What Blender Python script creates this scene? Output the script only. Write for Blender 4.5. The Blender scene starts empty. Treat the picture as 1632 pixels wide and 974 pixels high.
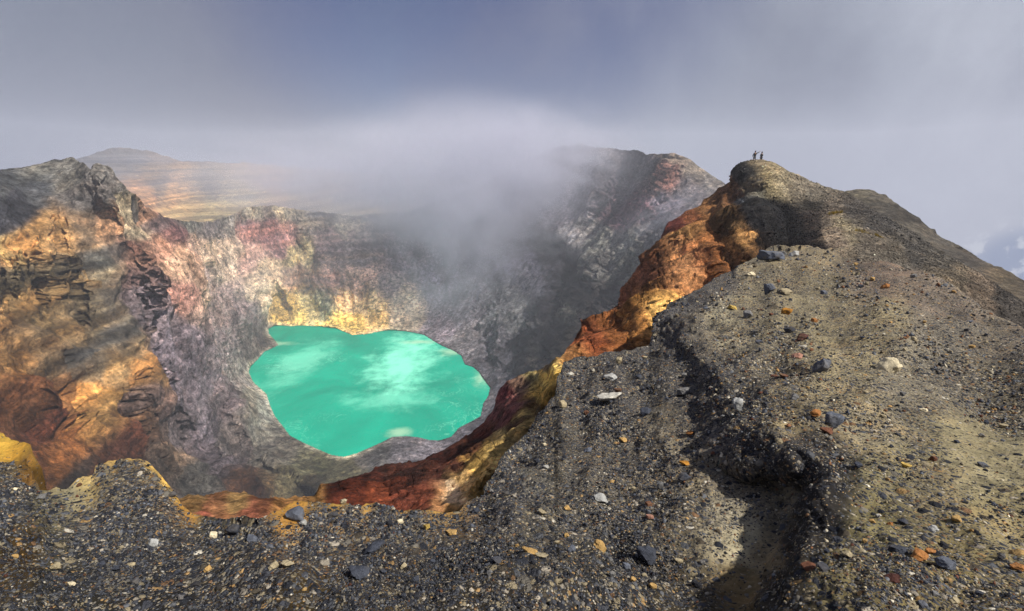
import bpy, bmesh, math, random
import numpy as np
from mathutils import Vector, Matrix, Euler

S = bpy.context.scene
COL = S.collection
random.seed(7)
RNG = np.random.default_rng(11)
rad = math.radians

# ------------------------------------------------------------------ camera
F, CX, CY, PITCH = 720.0, 816.0, 487.0, 18.0
cam_d = bpy.data.cameras.new('camera')
cam_d.sensor_width = 36.0
cam_d.lens = F / 1632.0 * 36.0
cam_d.clip_start = 0.05
cam_d.clip_end = 20000.0
cam = bpy.data.objects.new('camera', cam_d)
cam.rotation_euler = (rad(90 - PITCH), 0, 0)
COL.objects.link(cam)
S.camera = cam

# ------------------------------------------------------------------ light
SUN_AZ, SUN_EL = 113.0, 48.0            # azimuth clockwise from +Y
to_sun = Vector((math.cos(rad(SUN_EL)) * math.sin(rad(SUN_AZ)), math.cos(rad(SUN_EL)) * math.cos(rad(SUN_AZ)), math.sin(rad(SUN_EL))))
sun_d = bpy.data.lights.new('sun', 'SUN')
sun_d.energy = 5.0
sun_d.angle = rad(1.2)
sun_d.color = (1.0, 0.94, 0.85)
sun = bpy.data.objects.new('sun', sun_d)
sun.rotation_euler = to_sun.to_track_quat('Z', 'Y').to_euler()
COL.objects.link(sun)

S.view_settings.view_transform = 'Standard'
S.view_settings.look = 'None'
S.view_settings.exposure = 0.42
S.view_settings.gamma = 1.0
S.view_settings.use_curve_mapping = False
S.render.engine = 'CYCLES'
cy = S.cycles
cy.use_denoising = True
cy.denoising_prefilter = 'FAST'
cy.max_bounces = 12
cy.diffuse_bounces = 3
cy.glossy_bounces = 2
cy.volume_bounces = 4
cy.transparent_max_bounces = 64
cy.volume_step_rate = 2.0
cy.volume_max_steps = 96
cy.use_adaptive_sampling = True
cy.adaptive_threshold = 0.015

SP, CP = math.sin(rad(PITCH)), math.cos(rad(PITCH))


def ray(px, py):
    """direction through a point of the view, scaled to horizontal length 1"""
    px = np.asarray(px, dtype=np.float64)
    py = np.asarray(py, dtype=np.float64)
    x = (px - CX) / F
    y = (CY - py) / F
    d = np.stack([x, CP + y * SP, y * CP - SP], -1)
    return d / np.hypot(d[..., 0], d[..., 1])[..., None]


# ------------------------------------------------------------------ node helpers
class NT:
    def __init__(self, tree):
        self.t = tree
        tree.nodes.clear()

    def n(self, kind, inputs=None, **props):
        nd = self.t.nodes.new(kind)
        for k, v in props.items():
            setattr(nd, k, v)
        for k, v in (inputs or {}).items():
            s = nd.inputs[k]
            if isinstance(v, bpy.types.NodeSocket):
                self.t.links.new(v, s)
            else:
                s.default_value = v
        return nd

    def math(self, op, a, b=0.0, c=0.0, clamp=False):
        nd = self.n('ShaderNodeMath', operation=op, use_clamp=clamp)
        for i, v in enumerate((a, b, c)):
            if isinstance(v, bpy.types.NodeSocket):
                self.t.links.new(v, nd.inputs[i])
            else:
                nd.inputs[i].default_value = v
        return nd.outputs[0]

    def mix(self, f, a, b, blend='MIX'):
        nd = self.n('ShaderNodeMix', data_type='RGBA', blend_type=blend)
        for i, v in ((0, f), (6, a), (7, b)):
            if isinstance(v, bpy.types.NodeSocket):
                self.t.links.new(v, nd.inputs[i])
            elif isinstance(v, (tuple, list)):
                nd.inputs[i].default_value = (*v[:3], 1)
            else:
                nd.inputs[i].default_value = v
        return nd.outputs[2]

    def ramp(self, fac, stops, interp='LINEAR'):
        nd = self.n('ShaderNodeValToRGB', {'Fac': fac})
        cr = nd.color_ramp
        cr.interpolation = interp
        while len(cr.elements) < len(stops):
            cr.elements.new(0.5)
        for e, (p, c) in zip(cr.elements, stops):
            e.position = p
            e.color = (*c[:3], 1) if len(c) >= 3 else (c[0], c[0], c[0], 1)
        return nd.outputs[0]

    def range(self, v, a, b, c, d, smooth=False):
        nd = self.n('ShaderNodeMapRange', {'Value': v, 'From Min': a, 'From Max': b, 'To Min': c, 'To Max': d},
                    interpolation_type='SMOOTHSTEP' if smooth else 'LINEAR')
        return nd.outputs[0]

    def noise(self, vec, scale, detail=4, rough=0.55, dist=0.0):
        nd = self.n('ShaderNodeTexNoise', {'Vector': vec, 'Scale': scale, 'Detail': detail, 'Roughness': rough, 'Distortion': dist})
        return nd.outputs[0]


def lin(c):
    c = np.asarray(c, dtype=np.float64) / 255.0
    return np.where(c <= 0.04045, c / 12.92, ((c + 0.055) / 1.055) ** 2.4)


def lin3(c):
    return tuple(float(v) for v in lin(c))


# ------------------------------------------------------------------ world: Nishita sky behind a broken cloud deck
W = bpy.data.worlds.new('World')
S.world = W
W.use_nodes = True
w = NT(W.node_tree)
geo = w.n('ShaderNodeTexCoord')
dirv = w.n('ShaderNodeVectorMath', {0: geo.outputs['Generated']}, operation='NORMALIZE').outputs[0]
sky = w.n('ShaderNodeTexSky', sky_type='NISHITA', sun_disc=False, sun_elevation=rad(SUN_EL), sun_rotation=rad(SUN_AZ),
          altitude=2300.0, air_density=1.0, dust_density=0.6, ozone_density=1.5)


def toward(px, py):
    d = ray(px, py)
    d = d / np.linalg.norm(d)
    return w.n('ShaderNodeVectorMath', {0: dirv, 1: tuple(float(v) for v in d)}, operation='DOT_PRODUCT').outputs['Value']


soft = w.noise(dirv, 2.6, 6, 0.55, 0.4)
puff = w.noise(dirv, 9.0, 6, 0.6, 0.3)
cl = w.mix(w.range(toward(1900, 120), 0.55, 1.0, 0, 1, True), lin3((133, 139, 165)), lin3((206, 212, 228)))
cl = w.mix(w.range(toward(60, 240), 0.93, 1.0, 0, 0.5, True), cl, lin3((152, 164, 182)))
cl = w.mix(w.range(toward(1190, 230), 0.95, 1.0, 0, 0.6, True), cl, lin3((158, 170, 192)))
cl = w.mix(w.range(soft, 0.38, 0.62, 0.0, 0.5), cl, lin3((116, 123, 150)))
cl = w.mix(w.range(puff, 0.42, 0.62, 0.0, 0.2), cl, lin3((150, 156, 178)))
gap = w.math('MULTIPLY', w.range(toward(770, -90), 0.86, 0.995, 0.0, 0.6, True), w.range(soft, 0.35, 0.62, 0.35, 1.0))
cl = w.mix(w.math('MULTIPLY', gap, 2.0, clamp=True), cl, lin3((76, 84, 152)))
gap2 = w.math('MULTIPLY', w.range(toward(1632, 434), 0.9972, 0.9993, 0.0, 1.0, True), w.range(w.noise(dirv, 26.0, 5, 0.6, 0.3), 0.40, 0.50, 0.0, 1.0, True))
white = w.math('MULTIPLY', w.range(toward(1592, 426), 0.9968, 0.9994, 0.0, 1.0, True), w.range(w.noise(dirv, 26.0, 5, 0.6, 0.3), 0.40, 0.50, 1.0, 0.0, True))
cl = w.mix(gap2, cl, lin3((58, 104, 160)))
cl = w.mix(white, cl, lin3((214, 220, 232)))
bg_sky = w.n('ShaderNodeBackground', {'Color': sky.outputs[0], 'Strength': 0.05})
bg_cl = w.n('ShaderNodeBackground', {'Color': cl, 'Strength': 0.56})
cover = w.math('SUBTRACT', 1.0, gap, clamp=True)
mixw = w.n('ShaderNodeMixShader', {0: cover, 1: bg_sky.outputs[0], 2: bg_cl.outputs[0]})
out = w.n('ShaderNodeOutputWorld', {'Surface': mixw.outputs[0]})


# ------------------------------------------------------------------ numpy noise
_perm = RNG.permutation(256).astype(np.int32)
_perm = np.concatenate([_perm, _perm, _perm])
_g = RNG.normal(size=(256, 3)).astype(np.float32)
_g /= np.linalg.norm(_g, axis=1)[:, None]


def gnoise(p):
    """gradient noise, p (N,3) -> about -0.9..0.9"""
    p = np.asarray(p)
    fl = np.floor(p)
    f = (p - fl).astype(np.float32)
    i = fl.astype(np.int64) & 255
    u = f * f * f * (f * (f * 6 - 15) + 10)
    r = 0
    for dx in (0, 1):
        ax = _perm[(i[:, 0] + dx) & 255]
        wx = u[:, 0] if dx else 1 - u[:, 0]
        for dy in (0, 1):
            ay = _perm[ax + ((i[:, 1] + dy) & 255)]
            wy = u[:, 1] if dy else 1 - u[:, 1]
            for dz in (0, 1):
                h = _perm[ay + ((i[:, 2] + dz) & 255)]
                g = _g[h]
                d = g[:, 0] * (f[:, 0] - dx) + g[:, 1] * (f[:, 1] - dy) + g[:, 2] * (f[:, 2] - dz)
                r = r + d * wx * wy * (u[:, 2] if dz else 1 - u[:, 2])
    return r * 1.5


def sstep(a, b, x):
    t = np.clip((x - a) / (b - a), 0, 1)
    return t * t * (3 - 2 * t)


def tps_fit(pts, val):
    n = len(pts)
    d = np.hypot(pts[:, None, 0] - pts[None, :, 0], pts[:, None, 1] - pts[None, :, 1])
    K = np.where(d > 0, d * d * np.log(d + 1e-12), 0) + np.eye(n) * 0.02
    P = np.concatenate([np.ones((n, 1)), pts], 1)
    A = np.zeros((n + 3, n + 3))
    A[:n, :n] = K
    A[:n, n:] = P
    A[n:, :n] = P.T
    return np.linalg.solve(A, np.concatenate([val, np.zeros(3)]))


def tps_eval(pts, c, q):
    out_ = np.empty(len(q))
    n = len(pts)
    for s in range(0, len(q), 60000):
        b = q[s:s + 60000]
        d2 = (b[:, None, 0] - pts[None, :, 0]) ** 2 + (b[:, None, 1] - pts[None, :, 1]) ** 2
        out_[s:s + 60000] = (0.5 * d2 * np.log(d2 + 1e-12)) @ c[:n] + c[n] + b @ c[n + 1:]
    return out_


def idw(pts, val, q, power=2.2, eps=0.02):
    out_ = np.empty((len(q), val.shape[1]), dtype=np.float32)
    pts = pts.astype(np.float32)
    q = q.astype(np.float32)
    val = val.astype(np.float32)
    for s in range(0, len(q), 60000):
        b = q[s:s + 60000]
        d2 = (b[:, None, 0] - pts[None, :, 0]) ** 2 + (b[:, None, 1] - pts[None, :, 1]) ** 2 + eps
        wgt = d2 ** (-power)
        out_[s:s + 60000] = (wgt @ val) / wgt.sum(1)[:, None]
    return out_


def poly_sd(poly, px, py):
    """distance to a closed outline, negative inside"""
    poly = np.asarray(poly, float)
    d = np.full(px.shape, 1e9)
    ins = np.zeros(px.shape, bool)
    for (x0, y0), (x1, y1) in zip(poly, np.roll(poly, -1, 0)):
        ex, ey = x1 - x0, y1 - y0
        t = np.clip(((px - x0) * ex + (py - y0) * ey) / (ex * ex + ey * ey), 0, 1)
        d = np.minimum(d, np.hypot(px - x0 - t * ex, py - y0 - t * ey))
        c = (y0 > py) != (y1 > py)
        with np.errstate(divide='ignore', invalid='ignore'):
            ins ^= c & (px < (x1 - x0) * (py - y0) / (y1 - y0) + x0)
    return np.where(ins, -d, d)


def line_sd(line, px, py):
    """signed distance to an open line (positive on its left-hand side going along it)"""
    line = np.asarray(line, float)
    best = np.full(px.shape, 1e9)
    sg = np.ones(px.shape)
    tt = np.zeros(px.shape)
    n = len(line) - 1
    for k in range(n):
        (x0, y0), (x1, y1) = line[k], line[k + 1]
        ex, ey = x1 - x0, y1 - y0
        t = np.clip(((px - x0) * ex + (py - y0) * ey) / (ex * ex + ey * ey), 0, 1)
        d = np.hypot(px - x0 - t * ex, py - y0 - t * ey)
        cr = ex * (py - y0) - ey * (px - x0)
        m = d < best
        best = np.where(m, d, best)
        sg = np.where(m, np.where(cr > 0, 1.0, -1.0), sg)
        tt = np.where(m, (k + t) / n, tt)
    return best * sg, tt


def mesh_from(name, V, faces_q, attrs, mat):
    me = bpy.data.meshes.new(name)
    nv, nf = len(V), len(faces_q)
    me.vertices.add(nv)
    me.vertices.foreach_set('co', V.astype(np.float32).ravel())
    me.loops.add(nf * 4)
    me.loops.foreach_set('vertex_index', faces_q.astype(np.int32).ravel())
    me.polygons.add(nf)
    me.polygons.foreach_set('loop_start', np.arange(0, nf * 4, 4, dtype=np.int32))
    me.polygons.foreach_set('use_smooth', np.ones(nf, bool))
    for k, v in attrs.items():
        if v.ndim == 2:
            a = me.attributes.new(k, 'FLOAT_COLOR', 'POINT')
            a.data.foreach_set('color', np.concatenate([v, np.ones((len(v), 1))], 1).astype(np.float32).ravel())
        else:
            a = me.attributes.new(k, 'FLOAT', 'POINT')
            a.data.foreach_set('value', v.astype(np.float32))
    me.update(calc_edges=True)
    me.materials.append(mat)
    ob = bpy.data.objects.new(name, me)
    COL.objects.link(ob)
    return ob


class Layer:
    """A sheet of terrain laid between a crest line and its foot, standing at the ranges given by control points."""

    def __init__(self, name, x0, x1, ncol, nrow, crest, foot, rpts, cpts, skirt, jitter=1.0, cpow=2.2, warp=14.0):
        self.name, self.x0, self.x1, self.ncol, self.nrow = name, x0, x1, ncol, nrow
        px = np.linspace(x0, x1, ncol)
        crest = np.asarray(crest, float)
        top = np.interp(px, crest[:, 0], crest[:, 1])
        q = np.stack([px, np.zeros(ncol), np.zeros(ncol)], 1)
        for lam, a in ((60, 2.2), (25, 1.5), (11, 0.9), (5, 0.5)):
            top = top + jitter * a * gnoise(q / lam + lam)
        foot = np.asarray(foot, float)
        bot = np.interp(px, foot[:, 0], foot[:, 1])
        v = np.linspace(0, 1, nrow)
        PX = np.repeat(px[None], nrow, 0)
        PY = bot[None] + (top - bot)[None] * v[:, None]
        self.px, self.top, self.bot = px, top, bot
        r = np.asarray([(a, b, c) for a, b, c in rpts], float)
        pts = r[:, :2] / 100
        c = tps_fit(pts, np.log(r[:, 2]))
        R = np.exp(tps_eval(pts, c, np.stack([PX.ravel(), PY.ravel()], 1) / 100)).reshape(PX.shape)
        self.PX, self.PY, self.R = PX, PY, R
        self.skirt = skirt
        self.cpts, self.cpow, self.warp = cpts, cpow, warp

    def features(self, feats, wob=6.0):
        """ribs (toward the viewer) and gullies (away) that follow lines down the face"""
        q = np.stack([self.PX.ravel() / 30, self.PY.ravel() / 30, np.zeros(self.PX.size)], 1)
        wx_ = (gnoise(q) + 0.6 * gnoise(q * 2.3 + 5) + 0.35 * gnoise(q * 5.1 + 5)).reshape(self.PX.shape) * wob
        wy_ = (gnoise(q + 70) + 0.6 * gnoise(q * 2.3 + 75) + 0.35 * gnoise(q * 5.1 + 5)).reshape(self.PX.shape) * wob
        for line, amp_, wd_ in feats:
            d_, t_ = line_sd(line, self.PX + wx_, self.PY + wy_)
            ends = sstep(0, 0.2, t_) * (1 - 0.7 * sstep(0.8, 1.0, t_))
            self.R = self.R * (1 - amp_ * (0.3 + 0.7 * ends) * np.exp(-np.abs(d_ / wd_) ** 1.4))

    def positions(self):
        P = ray(self.PX, self.PY) * self.R[..., None]
        # beyond the crest the ground falls away on the far side
        back, down, K = self.skirt
        rd = ray(self.px, self.top)
        Rt = self.R[-1][:, None]
        rows = []
        for k in range(1, K + 1):
            t = k / K
            rows.append(P[-1] + rd * (back * t ** 0.8 * Rt) - np.array([0, 0, 1.0]) * (down * (0.15 * t + 0.85 * t ** 2.2) * Rt))
        P = np.concatenate([P, np.stack(rows, 0)], 0)
        self.PXf = np.concatenate([self.PX, np.repeat(self.px[None], K, 0)], 0)
        self.PYf = np.concatenate([self.PY, np.repeat(self.top[None], K, 0)], 0)
        self.P = P
        return P

    def normals(self):
        P = self.P
        du = np.gradient(P, axis=1)
        dv = np.gradient(P, axis=0)
        n = np.cross(du, dv)
        n /= np.linalg.norm(n, axis=-1)[..., None] + 1e-12
        s = np.sign((n * -P).sum(-1))
        s = np.where(np.arange(P.shape[0])[:, None] < self.nrow, s, 1.0)
        n = n * np.where(s == 0, 1, s)[..., None]
        n[self.nrow:] = n[self.nrow - 1]
        self.N = n
        return n

    def colours(self, along=None, amt=0.0):
        PX, PY = self.PXf.ravel(), self.PYf.ravel()
        Pf = self.P.reshape(-1, 3)
        Rf = np.linalg.norm(Pf, axis=1)[:, None]
        q = Pf / (Rf * 0.05 + 0.5)
        wx = gnoise(q) * self.warp + gnoise(q * 2.7 + 9) * self.warp * 0.55 + gnoise(q * 7 + 3) * self.warp * 0.3
        wy = gnoise(q + 31) * self.warp + gnoise(q * 2.7 + 47) * self.warp * 0.55 + gnoise(q * 7 + 63) * self.warp * 0.3
        if along is not None:
            wx = wx * 0.6 + along * amt
            wy = wy * 0.8 + along * amt * 0.6
        Q = np.stack([PX + wx, PY + wy], 1) / 100
        pts = np.asarray([c[0] for c in self.cpts], float) / 100
        val = np.asarray([np.concatenate([lin(c[1]), np.atleast_1d(c[2]) if len(c) > 2 else [0]]) for c in self.cpts])
        v = idw(pts, val, Q, self.cpow)
        self.C, self.A = v[:, :3].copy(), v[:, 3].copy()
        return self.C

    def fractal(self, lams, amp, keep=None, billow=0.4, near=0.3, H=1.0, lam0=None):
        """displace along the normal, each wavelength only where it is neither finer than the mesh nor too broad for the distance"""
        shp = self.P.shape
        Pf = self.P.reshape(-1, 3)
        Rf = np.linalg.norm(Pf, axis=1)
        pix = Rf * (self.px[1] - self.px[0]) / F
        D = np.zeros(len(Pf))
        lam0 = lam0 or lams[0]
        for k, lam in enumerate(lams):
            wgt = sstep(2.0, 4.5, lam / pix) * (1 - sstep(near, near * 2.2, lam / Rf))
            m = wgt > 0.01
            if m.any():
                nn = gnoise(Pf[m] / lam + 17.3 * k)
                if billow:
                    nn = (1 - billow) * nn + billow * (0.45 - 1.6 * np.abs(gnoise(Pf[m] / lam * 0.8 - 11.1 * k)))
                D[m] += amp * lam0 * (lam / lam0) ** H * wgt[m] * nn
        if keep is not None:
            D *= keep.ravel()
        return D.reshape(shp[:2])

    def displace(self, D):
        self.P = self.P + self.N * D[..., None]

    def build(self, mat, extra=None, gain=1.0):
        nr, nc = self.P.shape[:2]
        idx = np.arange(nr * nc).reshape(nr, nc)
        fq = np.stack([idx[:-1, :-1], idx[:-1, 1:], idx[1:, 1:], idx[1:, :-1]], -1).reshape(-1, 4)
        attrs = {'rock': np.clip(self.C * gain, 0, 1), 'aux': self.A}
        attrs.update(extra or {})
        ob = mesh_from(self.name, self.P.reshape(-1, 3), fq, attrs, mat)
        ob['kind'] = 'structure'
        return ob

    def at(self, px, py):
        """surface point and normal seen at a place of the view"""
        i = int(np.clip(round((px - self.x0) / (self.x1 - self.x0) * (self.ncol - 1)), 1, self.ncol - 2))
        v = (py - self.bot[i]) / (self.top[i] - self.bot[i])
        j = int(np.clip(round(v * (self.nrow - 1)), 2, self.nrow - 3))
        p = self.P[j, i]
        a = self.P[min(j + 3, self.nrow - 1), i] - self.P[max(j - 3, 0), i]
        b = self.P[j, min(i + 3, self.ncol - 1)] - self.P[j, max(i - 3, 0)]
        n = np.cross(b, a)
        n /= np.linalg.norm(n) + 1e-9
        if n[2] < 0:
            n = -n
        return Vector(p), Vector(n)


# ------------------------------------------------------------------ terrain materials
def rock_material(name, s, bump=1.0, streak=0.0, strata=0.0, contrast=0.5, rough=0.95):
    """weathered rock: base colour from the surface's own mineral zones, broken up by noise at several sizes"""
    m = bpy.data.materials.new(name)
    m.use_nodes = True
    t = NT(m.node_tree)
    pos = t.n('ShaderNodeNewGeometry').outputs['Position']
    col = t.n('ShaderNodeAttribute', attribute_name='rock').outputs['Color']
    aux = t.n('ShaderNodeAttribute', attribute_name='aux').outputs['Fac']
    a = t.noise(pos, 0.09 * s, 10, 0.68, 0.2)
    b = t.noise(pos, 0.6 * s, 9, 0.7)
    fine = t.noise(pos, 2.2 * s, 6, 0.75)
    v = t.math('MULTIPLY', t.range(a, 0.36, 0.64, 1 - contrast * 0.8, 1 + contrast * 0.8), t.range(b, 0.36, 0.64, 1 - contrast, 1 + contrast))
    v = t.math('MULTIPLY', v, t.range(fine, 0.36, 0.64, 1 - contrast * 0.8, 1 + contrast * 0.8))
    if strata:
        v = t.math('ADD', v, t.math('MULTIPLY', t.math('MULTIPLY', aux, 0.45), t.math('SUBTRACT', 0.95, v)))
    c = t.mix(1.0, col, t.n('ShaderNodeCombineColor', {0: v, 1: v, 2: v}).outputs[0], 'MULTIPLY')
    sk = t.n('ShaderNodeAttribute', attribute_name='streak').outputs['Fac']
    ska = t.math('MULTIPLY', sk, t.math('SUBTRACT', 1.0, t.math('MULTIPLY', aux, 0.6 if strata else 0.0)))
    sk = ska
    c = t.mix(t.range(sk, 0.15, 1.2, 0, 0.65), c, t.mix(1.0, c, (1.55, 1.45, 1.3), 'MULTIPLY'))
    c = t.mix(t.range(sk, -0.15, -1.2, 0, 0.8), c, t.mix(1.0, c, (0.36, 0.34, 0.36), 'MULTIPLY'))
    if strata:
        sep = t.n('ShaderNodeSeparateXYZ', {0: pos})
        wob = t.noise(pos, 0.02 * s, 5, 0.6)
        z = t.math('ADD', sep.outputs[2], t.math('MULTIPLY', wob, 3.5 / s))
        zz = t.n('ShaderNodeCombineXYZ', {0: 0.0, 1: 0.0, 2: z}).outputs[0]
        bands = t.noise(zz, 0.36 * s, 5, 0.62)
        tint = t.ramp(bands, [(0.34, (0.28, 0.25, 0.24)), (0.41, (1.0, 0.96, 0.86)), (0.45, (0.45, 0.46, 0.50)), (0.49, (0.95, 0.95, 0.92)), (0.54, (1.6, 1.5, 1.25)), (0.59, (0.6, 0.56, 0.52)), (0.65, (1.3, 1.1, 0.8))])
        c = t.mix(t.math('MULTIPLY', aux, strata, clamp=True), c, t.mix(1.0, c, tint, 'MULTIPLY'))
    hue = t.noise(pos, 0.25 * s, 6, 0.65)
    c = t.mix(t.range(hue, 0.52, 0.75, 0.0, 0.35), c, t.mix(1.0, c, (1.3, 0.95, 0.7), 'MULTIPLY'))
    c = t.mix(t.range(hue, 0.46, 0.25, 0.0, 0.45), c, t.mix(1.0, c, (0.75, 0.85, 1.05), 'MULTIPLY'))
    spk = t.n('ShaderNodeTexVoronoi', {'Vector': pos, 'Scale': 0.9 * s, 'Randomness': 1.0})
    sp = t.n('ShaderNodeSeparateColor', {0: spk.outputs['Color']})
    c = t.mix(t.range(sp.outputs[0], 0.88, 0.97, 0.0, 0.55), c, t.mix(1.0, c, (2.0, 1.9, 1.75), 'MULTIPLY'))
    c = t.mix(t.range(sp.outputs[1], 0.80, 0.95, 0.0, 0.6), c, t.mix(1.0, c, (0.4, 0.4, 0.42), 'MULTIPLY'))
    h = t.math('ADD', t.math('MULTIPLY', b, 0.8), t.math('MULTIPLY', t.noise(pos, 2.6 * s, 7, 0.7), 0.35))
    h = t.math('ADD', h, t.math('MULTIPLY', a, 2.0))
    bp = t.n('ShaderNodeBump', {'Height': h, 'Strength': 0.9, 'Distance': 0.9 * bump / s})
    bs = t.n('ShaderNodeBsdfPrincipled', {'Base Color': c, 'Roughness': rough, 'Specular IOR Level': 0.15, 'Normal': bp.outputs[0]})
    t.n('ShaderNodeOutputMaterial', {'Surface': bs.outputs[0]})
    return m


def gravel_ground_material():
    m = bpy.data.materials.new('scoria_gravel_ground')
    m.use_nodes = True
    t = NT(m.node_tree)
    pos = t.n('ShaderNodeNewGeometry').outputs['Position']
    col = t.n('ShaderNodeAttribute', attribute_name='rock').outputs['Color']
    cov = t.n('ShaderNodeAttribute', attribute_name='aux').outputs['Fac']
    fine = t.noise(pos, 22.0, 8, 0.72)
    mid = t.noise(pos, 2.2, 8, 0.66)
    v = t.math('MULTIPLY', t.range(fine, 0.25, 0.75, 0.55, 1.45), t.range(mid, 0.3, 0.7, 0.7, 1.3))
    c = t.mix(1.0, col, t.n('ShaderNodeCombineColor', {0: v, 1: v, 2: v}).outputs[0], 'MULTIPLY')
    hue = t.noise(pos, 1.1, 6, 0.65)
    c = t.mix(t.range(hue, 0.52, 0.72, 0.0, 0.4), c, t.mix(1.0, c, (1.3, 0.95, 0.62), 'MULTIPLY'))
    c = t.mix(t.range(hue, 0.46, 0.28, 0.0, 0.4), c, t.mix(1.0, c, (0.8, 0.88, 1.02), 'MULTIPLY'))
    palette = [(0.0, lin3((40, 42, 48))), (0.22, lin3((58, 60, 66))), (0.42, lin3((82, 84, 88))), (0.55, lin3((104, 100, 92))), (0.66, lin3((70, 64, 55))),
               (0.76, lin3((128, 118, 96))), (0.86, lin3((108, 84, 62))), (0.90, lin3((150, 142, 128))), (0.96, lin3((150, 122, 82))), (0.985, lin3((190, 184, 168)))]
    height = t.math('MULTIPLY', fine, 0.010)
    clump = t.noise(pos, 0.9, 5, 0.6)
    for sc, share, hh in ((75.0, 0.75, 0.008), (34.0, 0.5, 0.016), (15.0, 0.22, 0.03)):
        vo = t.n('ShaderNodeTexVoronoi', {'Vector': pos, 'Scale': sc, 'Randomness': 1.0})
        sp = t.n('ShaderNodeSeparateColor', {0: vo.outputs['Color']})
        lim = t.math('MULTIPLY', t.math('MULTIPLY', cov, share * 1.5), t.range(clump, 0.3, 0.7, 0.5, 1.4))
        on = t.math('MULTIPLY', t.math('LESS_THAN', sp.outputs[0], lim), t.range(vo.outputs['Distance'], 0.62, 0.5, 0.0, 1.0))
        pc = t.ramp(sp.outputs[1], palette, 'CONSTANT')
        pv = t.range(sp.outputs[2], 0, 1, 0.7, 1.25)
        pc = t.mix(1.0, pc, t.n('ShaderNodeCombineColor', {0: pv, 1: pv, 2: pv}).outputs[0], 'MULTIPLY')
        c = t.mix(on, c, pc)
        height = t.math('ADD', height, t.math('MULTIPLY', on, t.math('MULTIPLY', t.math('SUBTRACT', 0.75, vo.outputs['Distance']), hh)))
    bp = t.n('ShaderNodeBump', {'Height': height, 'Strength': 1.0, 'Distance': 1.0})
    bs = t.n('ShaderNodeBsdfPrincipled', {'Base Color': c, 'Roughness': 0.95, 'Specular IOR Level': 0.15, 'Normal': bp.outputs[0]})
    t.n('ShaderNodeOutputMaterial', {'Surface': bs.outputs[0]})
    return m


# ================================================================== THE CRATER
LAKE_Z = -150.0
LAKE = [(427, 524), (438, 518), (462, 520), (481, 519), (509, 520), (534, 522), (544, 527), (561, 534), (583, 533), (598, 530), (622, 525), (649, 528),
        (676, 534), (692, 544), (704, 551), (723, 559), (735, 567), (741, 581), (754, 585), (764, 594), (774, 608), (781, 618), (778, 631), (770, 643),
        (766, 663), (754, 670), (731, 682), (719, 696), (700, 702), (684, 701), (668, 697), (649, 695), (625, 696), (610, 704), (590, 713), (567, 723),
        (548, 728), (528, 725), (505, 715), (485, 706), (462, 694), (450, 678), (438, 663), (431, 647), (425, 628), (403, 608), (396, 594), (399, 583),
        (411, 573), (421, 561), (434, 555), (444, 550), (438, 542), (429, 532)]


def lake_range(px, py):
    d = ray(px, py)
    return LAKE_Z / np.minimum(d[..., 2], -0.05)


crater_crest = [(-250, 295), (-100, 285), (0, 275), (30, 268), (60, 262), (88, 255), (115, 254), (133, 263), (143, 279), (155, 266), (170, 267), (190, 290),
                (210, 311), (230, 329), (260, 346), (300, 353), (340, 354), (370, 342), (400, 330), (430, 327), (500, 337), (560, 343), (650, 338), (760, 300),
                (840, 255), (880, 238), (930, 233), (980, 237), (1030, 246), (1075, 244), (1100, 256), (1130, 278), (1160, 297), (1250, 345), (1400, 420)]
crater_r = [(-250, 350, 160), (-250, 600, 135), (-250, 800, 95), (-250, 960, 80), (0, 355, 190), (0, 420, 182), (0, 500, 176), (0, 600, 155), (0, 700, 118), (0, 800, 80), (50, 560, 170),
            (74, 687, 152), (60, 640, 158), (110, 740, 118), (150, 780, 105), (250, 860, 100), (150, 290, 215), (150, 350, 212), (150, 450, 202),
            (240, 480, 206), (248, 610, 186), (200, 700, 163), (250, 740, 158), (0, 278, 240), (60, 266, 250), (110, 258, 250), (60, 315, 228), (-250, 300, 235),
            (165, 275, 222), (200, 305, 232), (230, 332, 255), (300, 355, 330), (340, 358, 405), (200, 350, 224), (250, 400, 235), (300, 450, 258), (300, 550, 240),
            (350, 600, 285), (270, 640, 190), (330, 700, 222), (330, 550, 268), (380, 650, 258), (300, 760, 178), (380, 760, 196), (420, 740, 222), (450, 790, 190), (540, 775, 205),
            (640, 740, 212), (700, 735, 215), (600, 810, 185), (760, 710, 235), (800, 660, 258), (700, 840, 175), (450, 880, 165), (600, 900, 165), (800, 800, 190), (950, 700, 220),
            (370, 346, 458), (400, 335, 482), (430, 330, 500), (500, 340, 512), (560, 346, 515), (650, 345, 520), (370, 420, 422), (450, 420, 478), (385, 470, 405), (430, 490, 452),
            (350, 430, 390), (350, 500, 335), (400, 510, 398), (560, 440, 458), (650, 450, 462), (740, 450, 435), (840, 260, 540), (760, 305, 525), (760, 380, 470),
            (800, 500, 365), (840, 580, 283), (860, 500, 332), (900, 430, 372), (850, 400, 422), (950, 400, 372), (950, 330, 422), (1000, 380, 352), (940, 500, 300),
            (900, 550, 272), (850, 620, 262), (1000, 450, 302), (1000, 520, 262), (1050, 400, 305), (1080, 248, 400), (1030, 248, 430), (980, 240, 468), (930, 236, 500),
            (880, 240, 520), (1080, 300, 375), (1100, 260, 395), (1160, 300, 372), (1130, 340, 332), (1250, 380, 345), (1400, 430, 330), (1200, 480, 280)]
for (x, y) in LAKE[::3]:
    crater_r.append((x, y, float(lake_range(x, y))))

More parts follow.
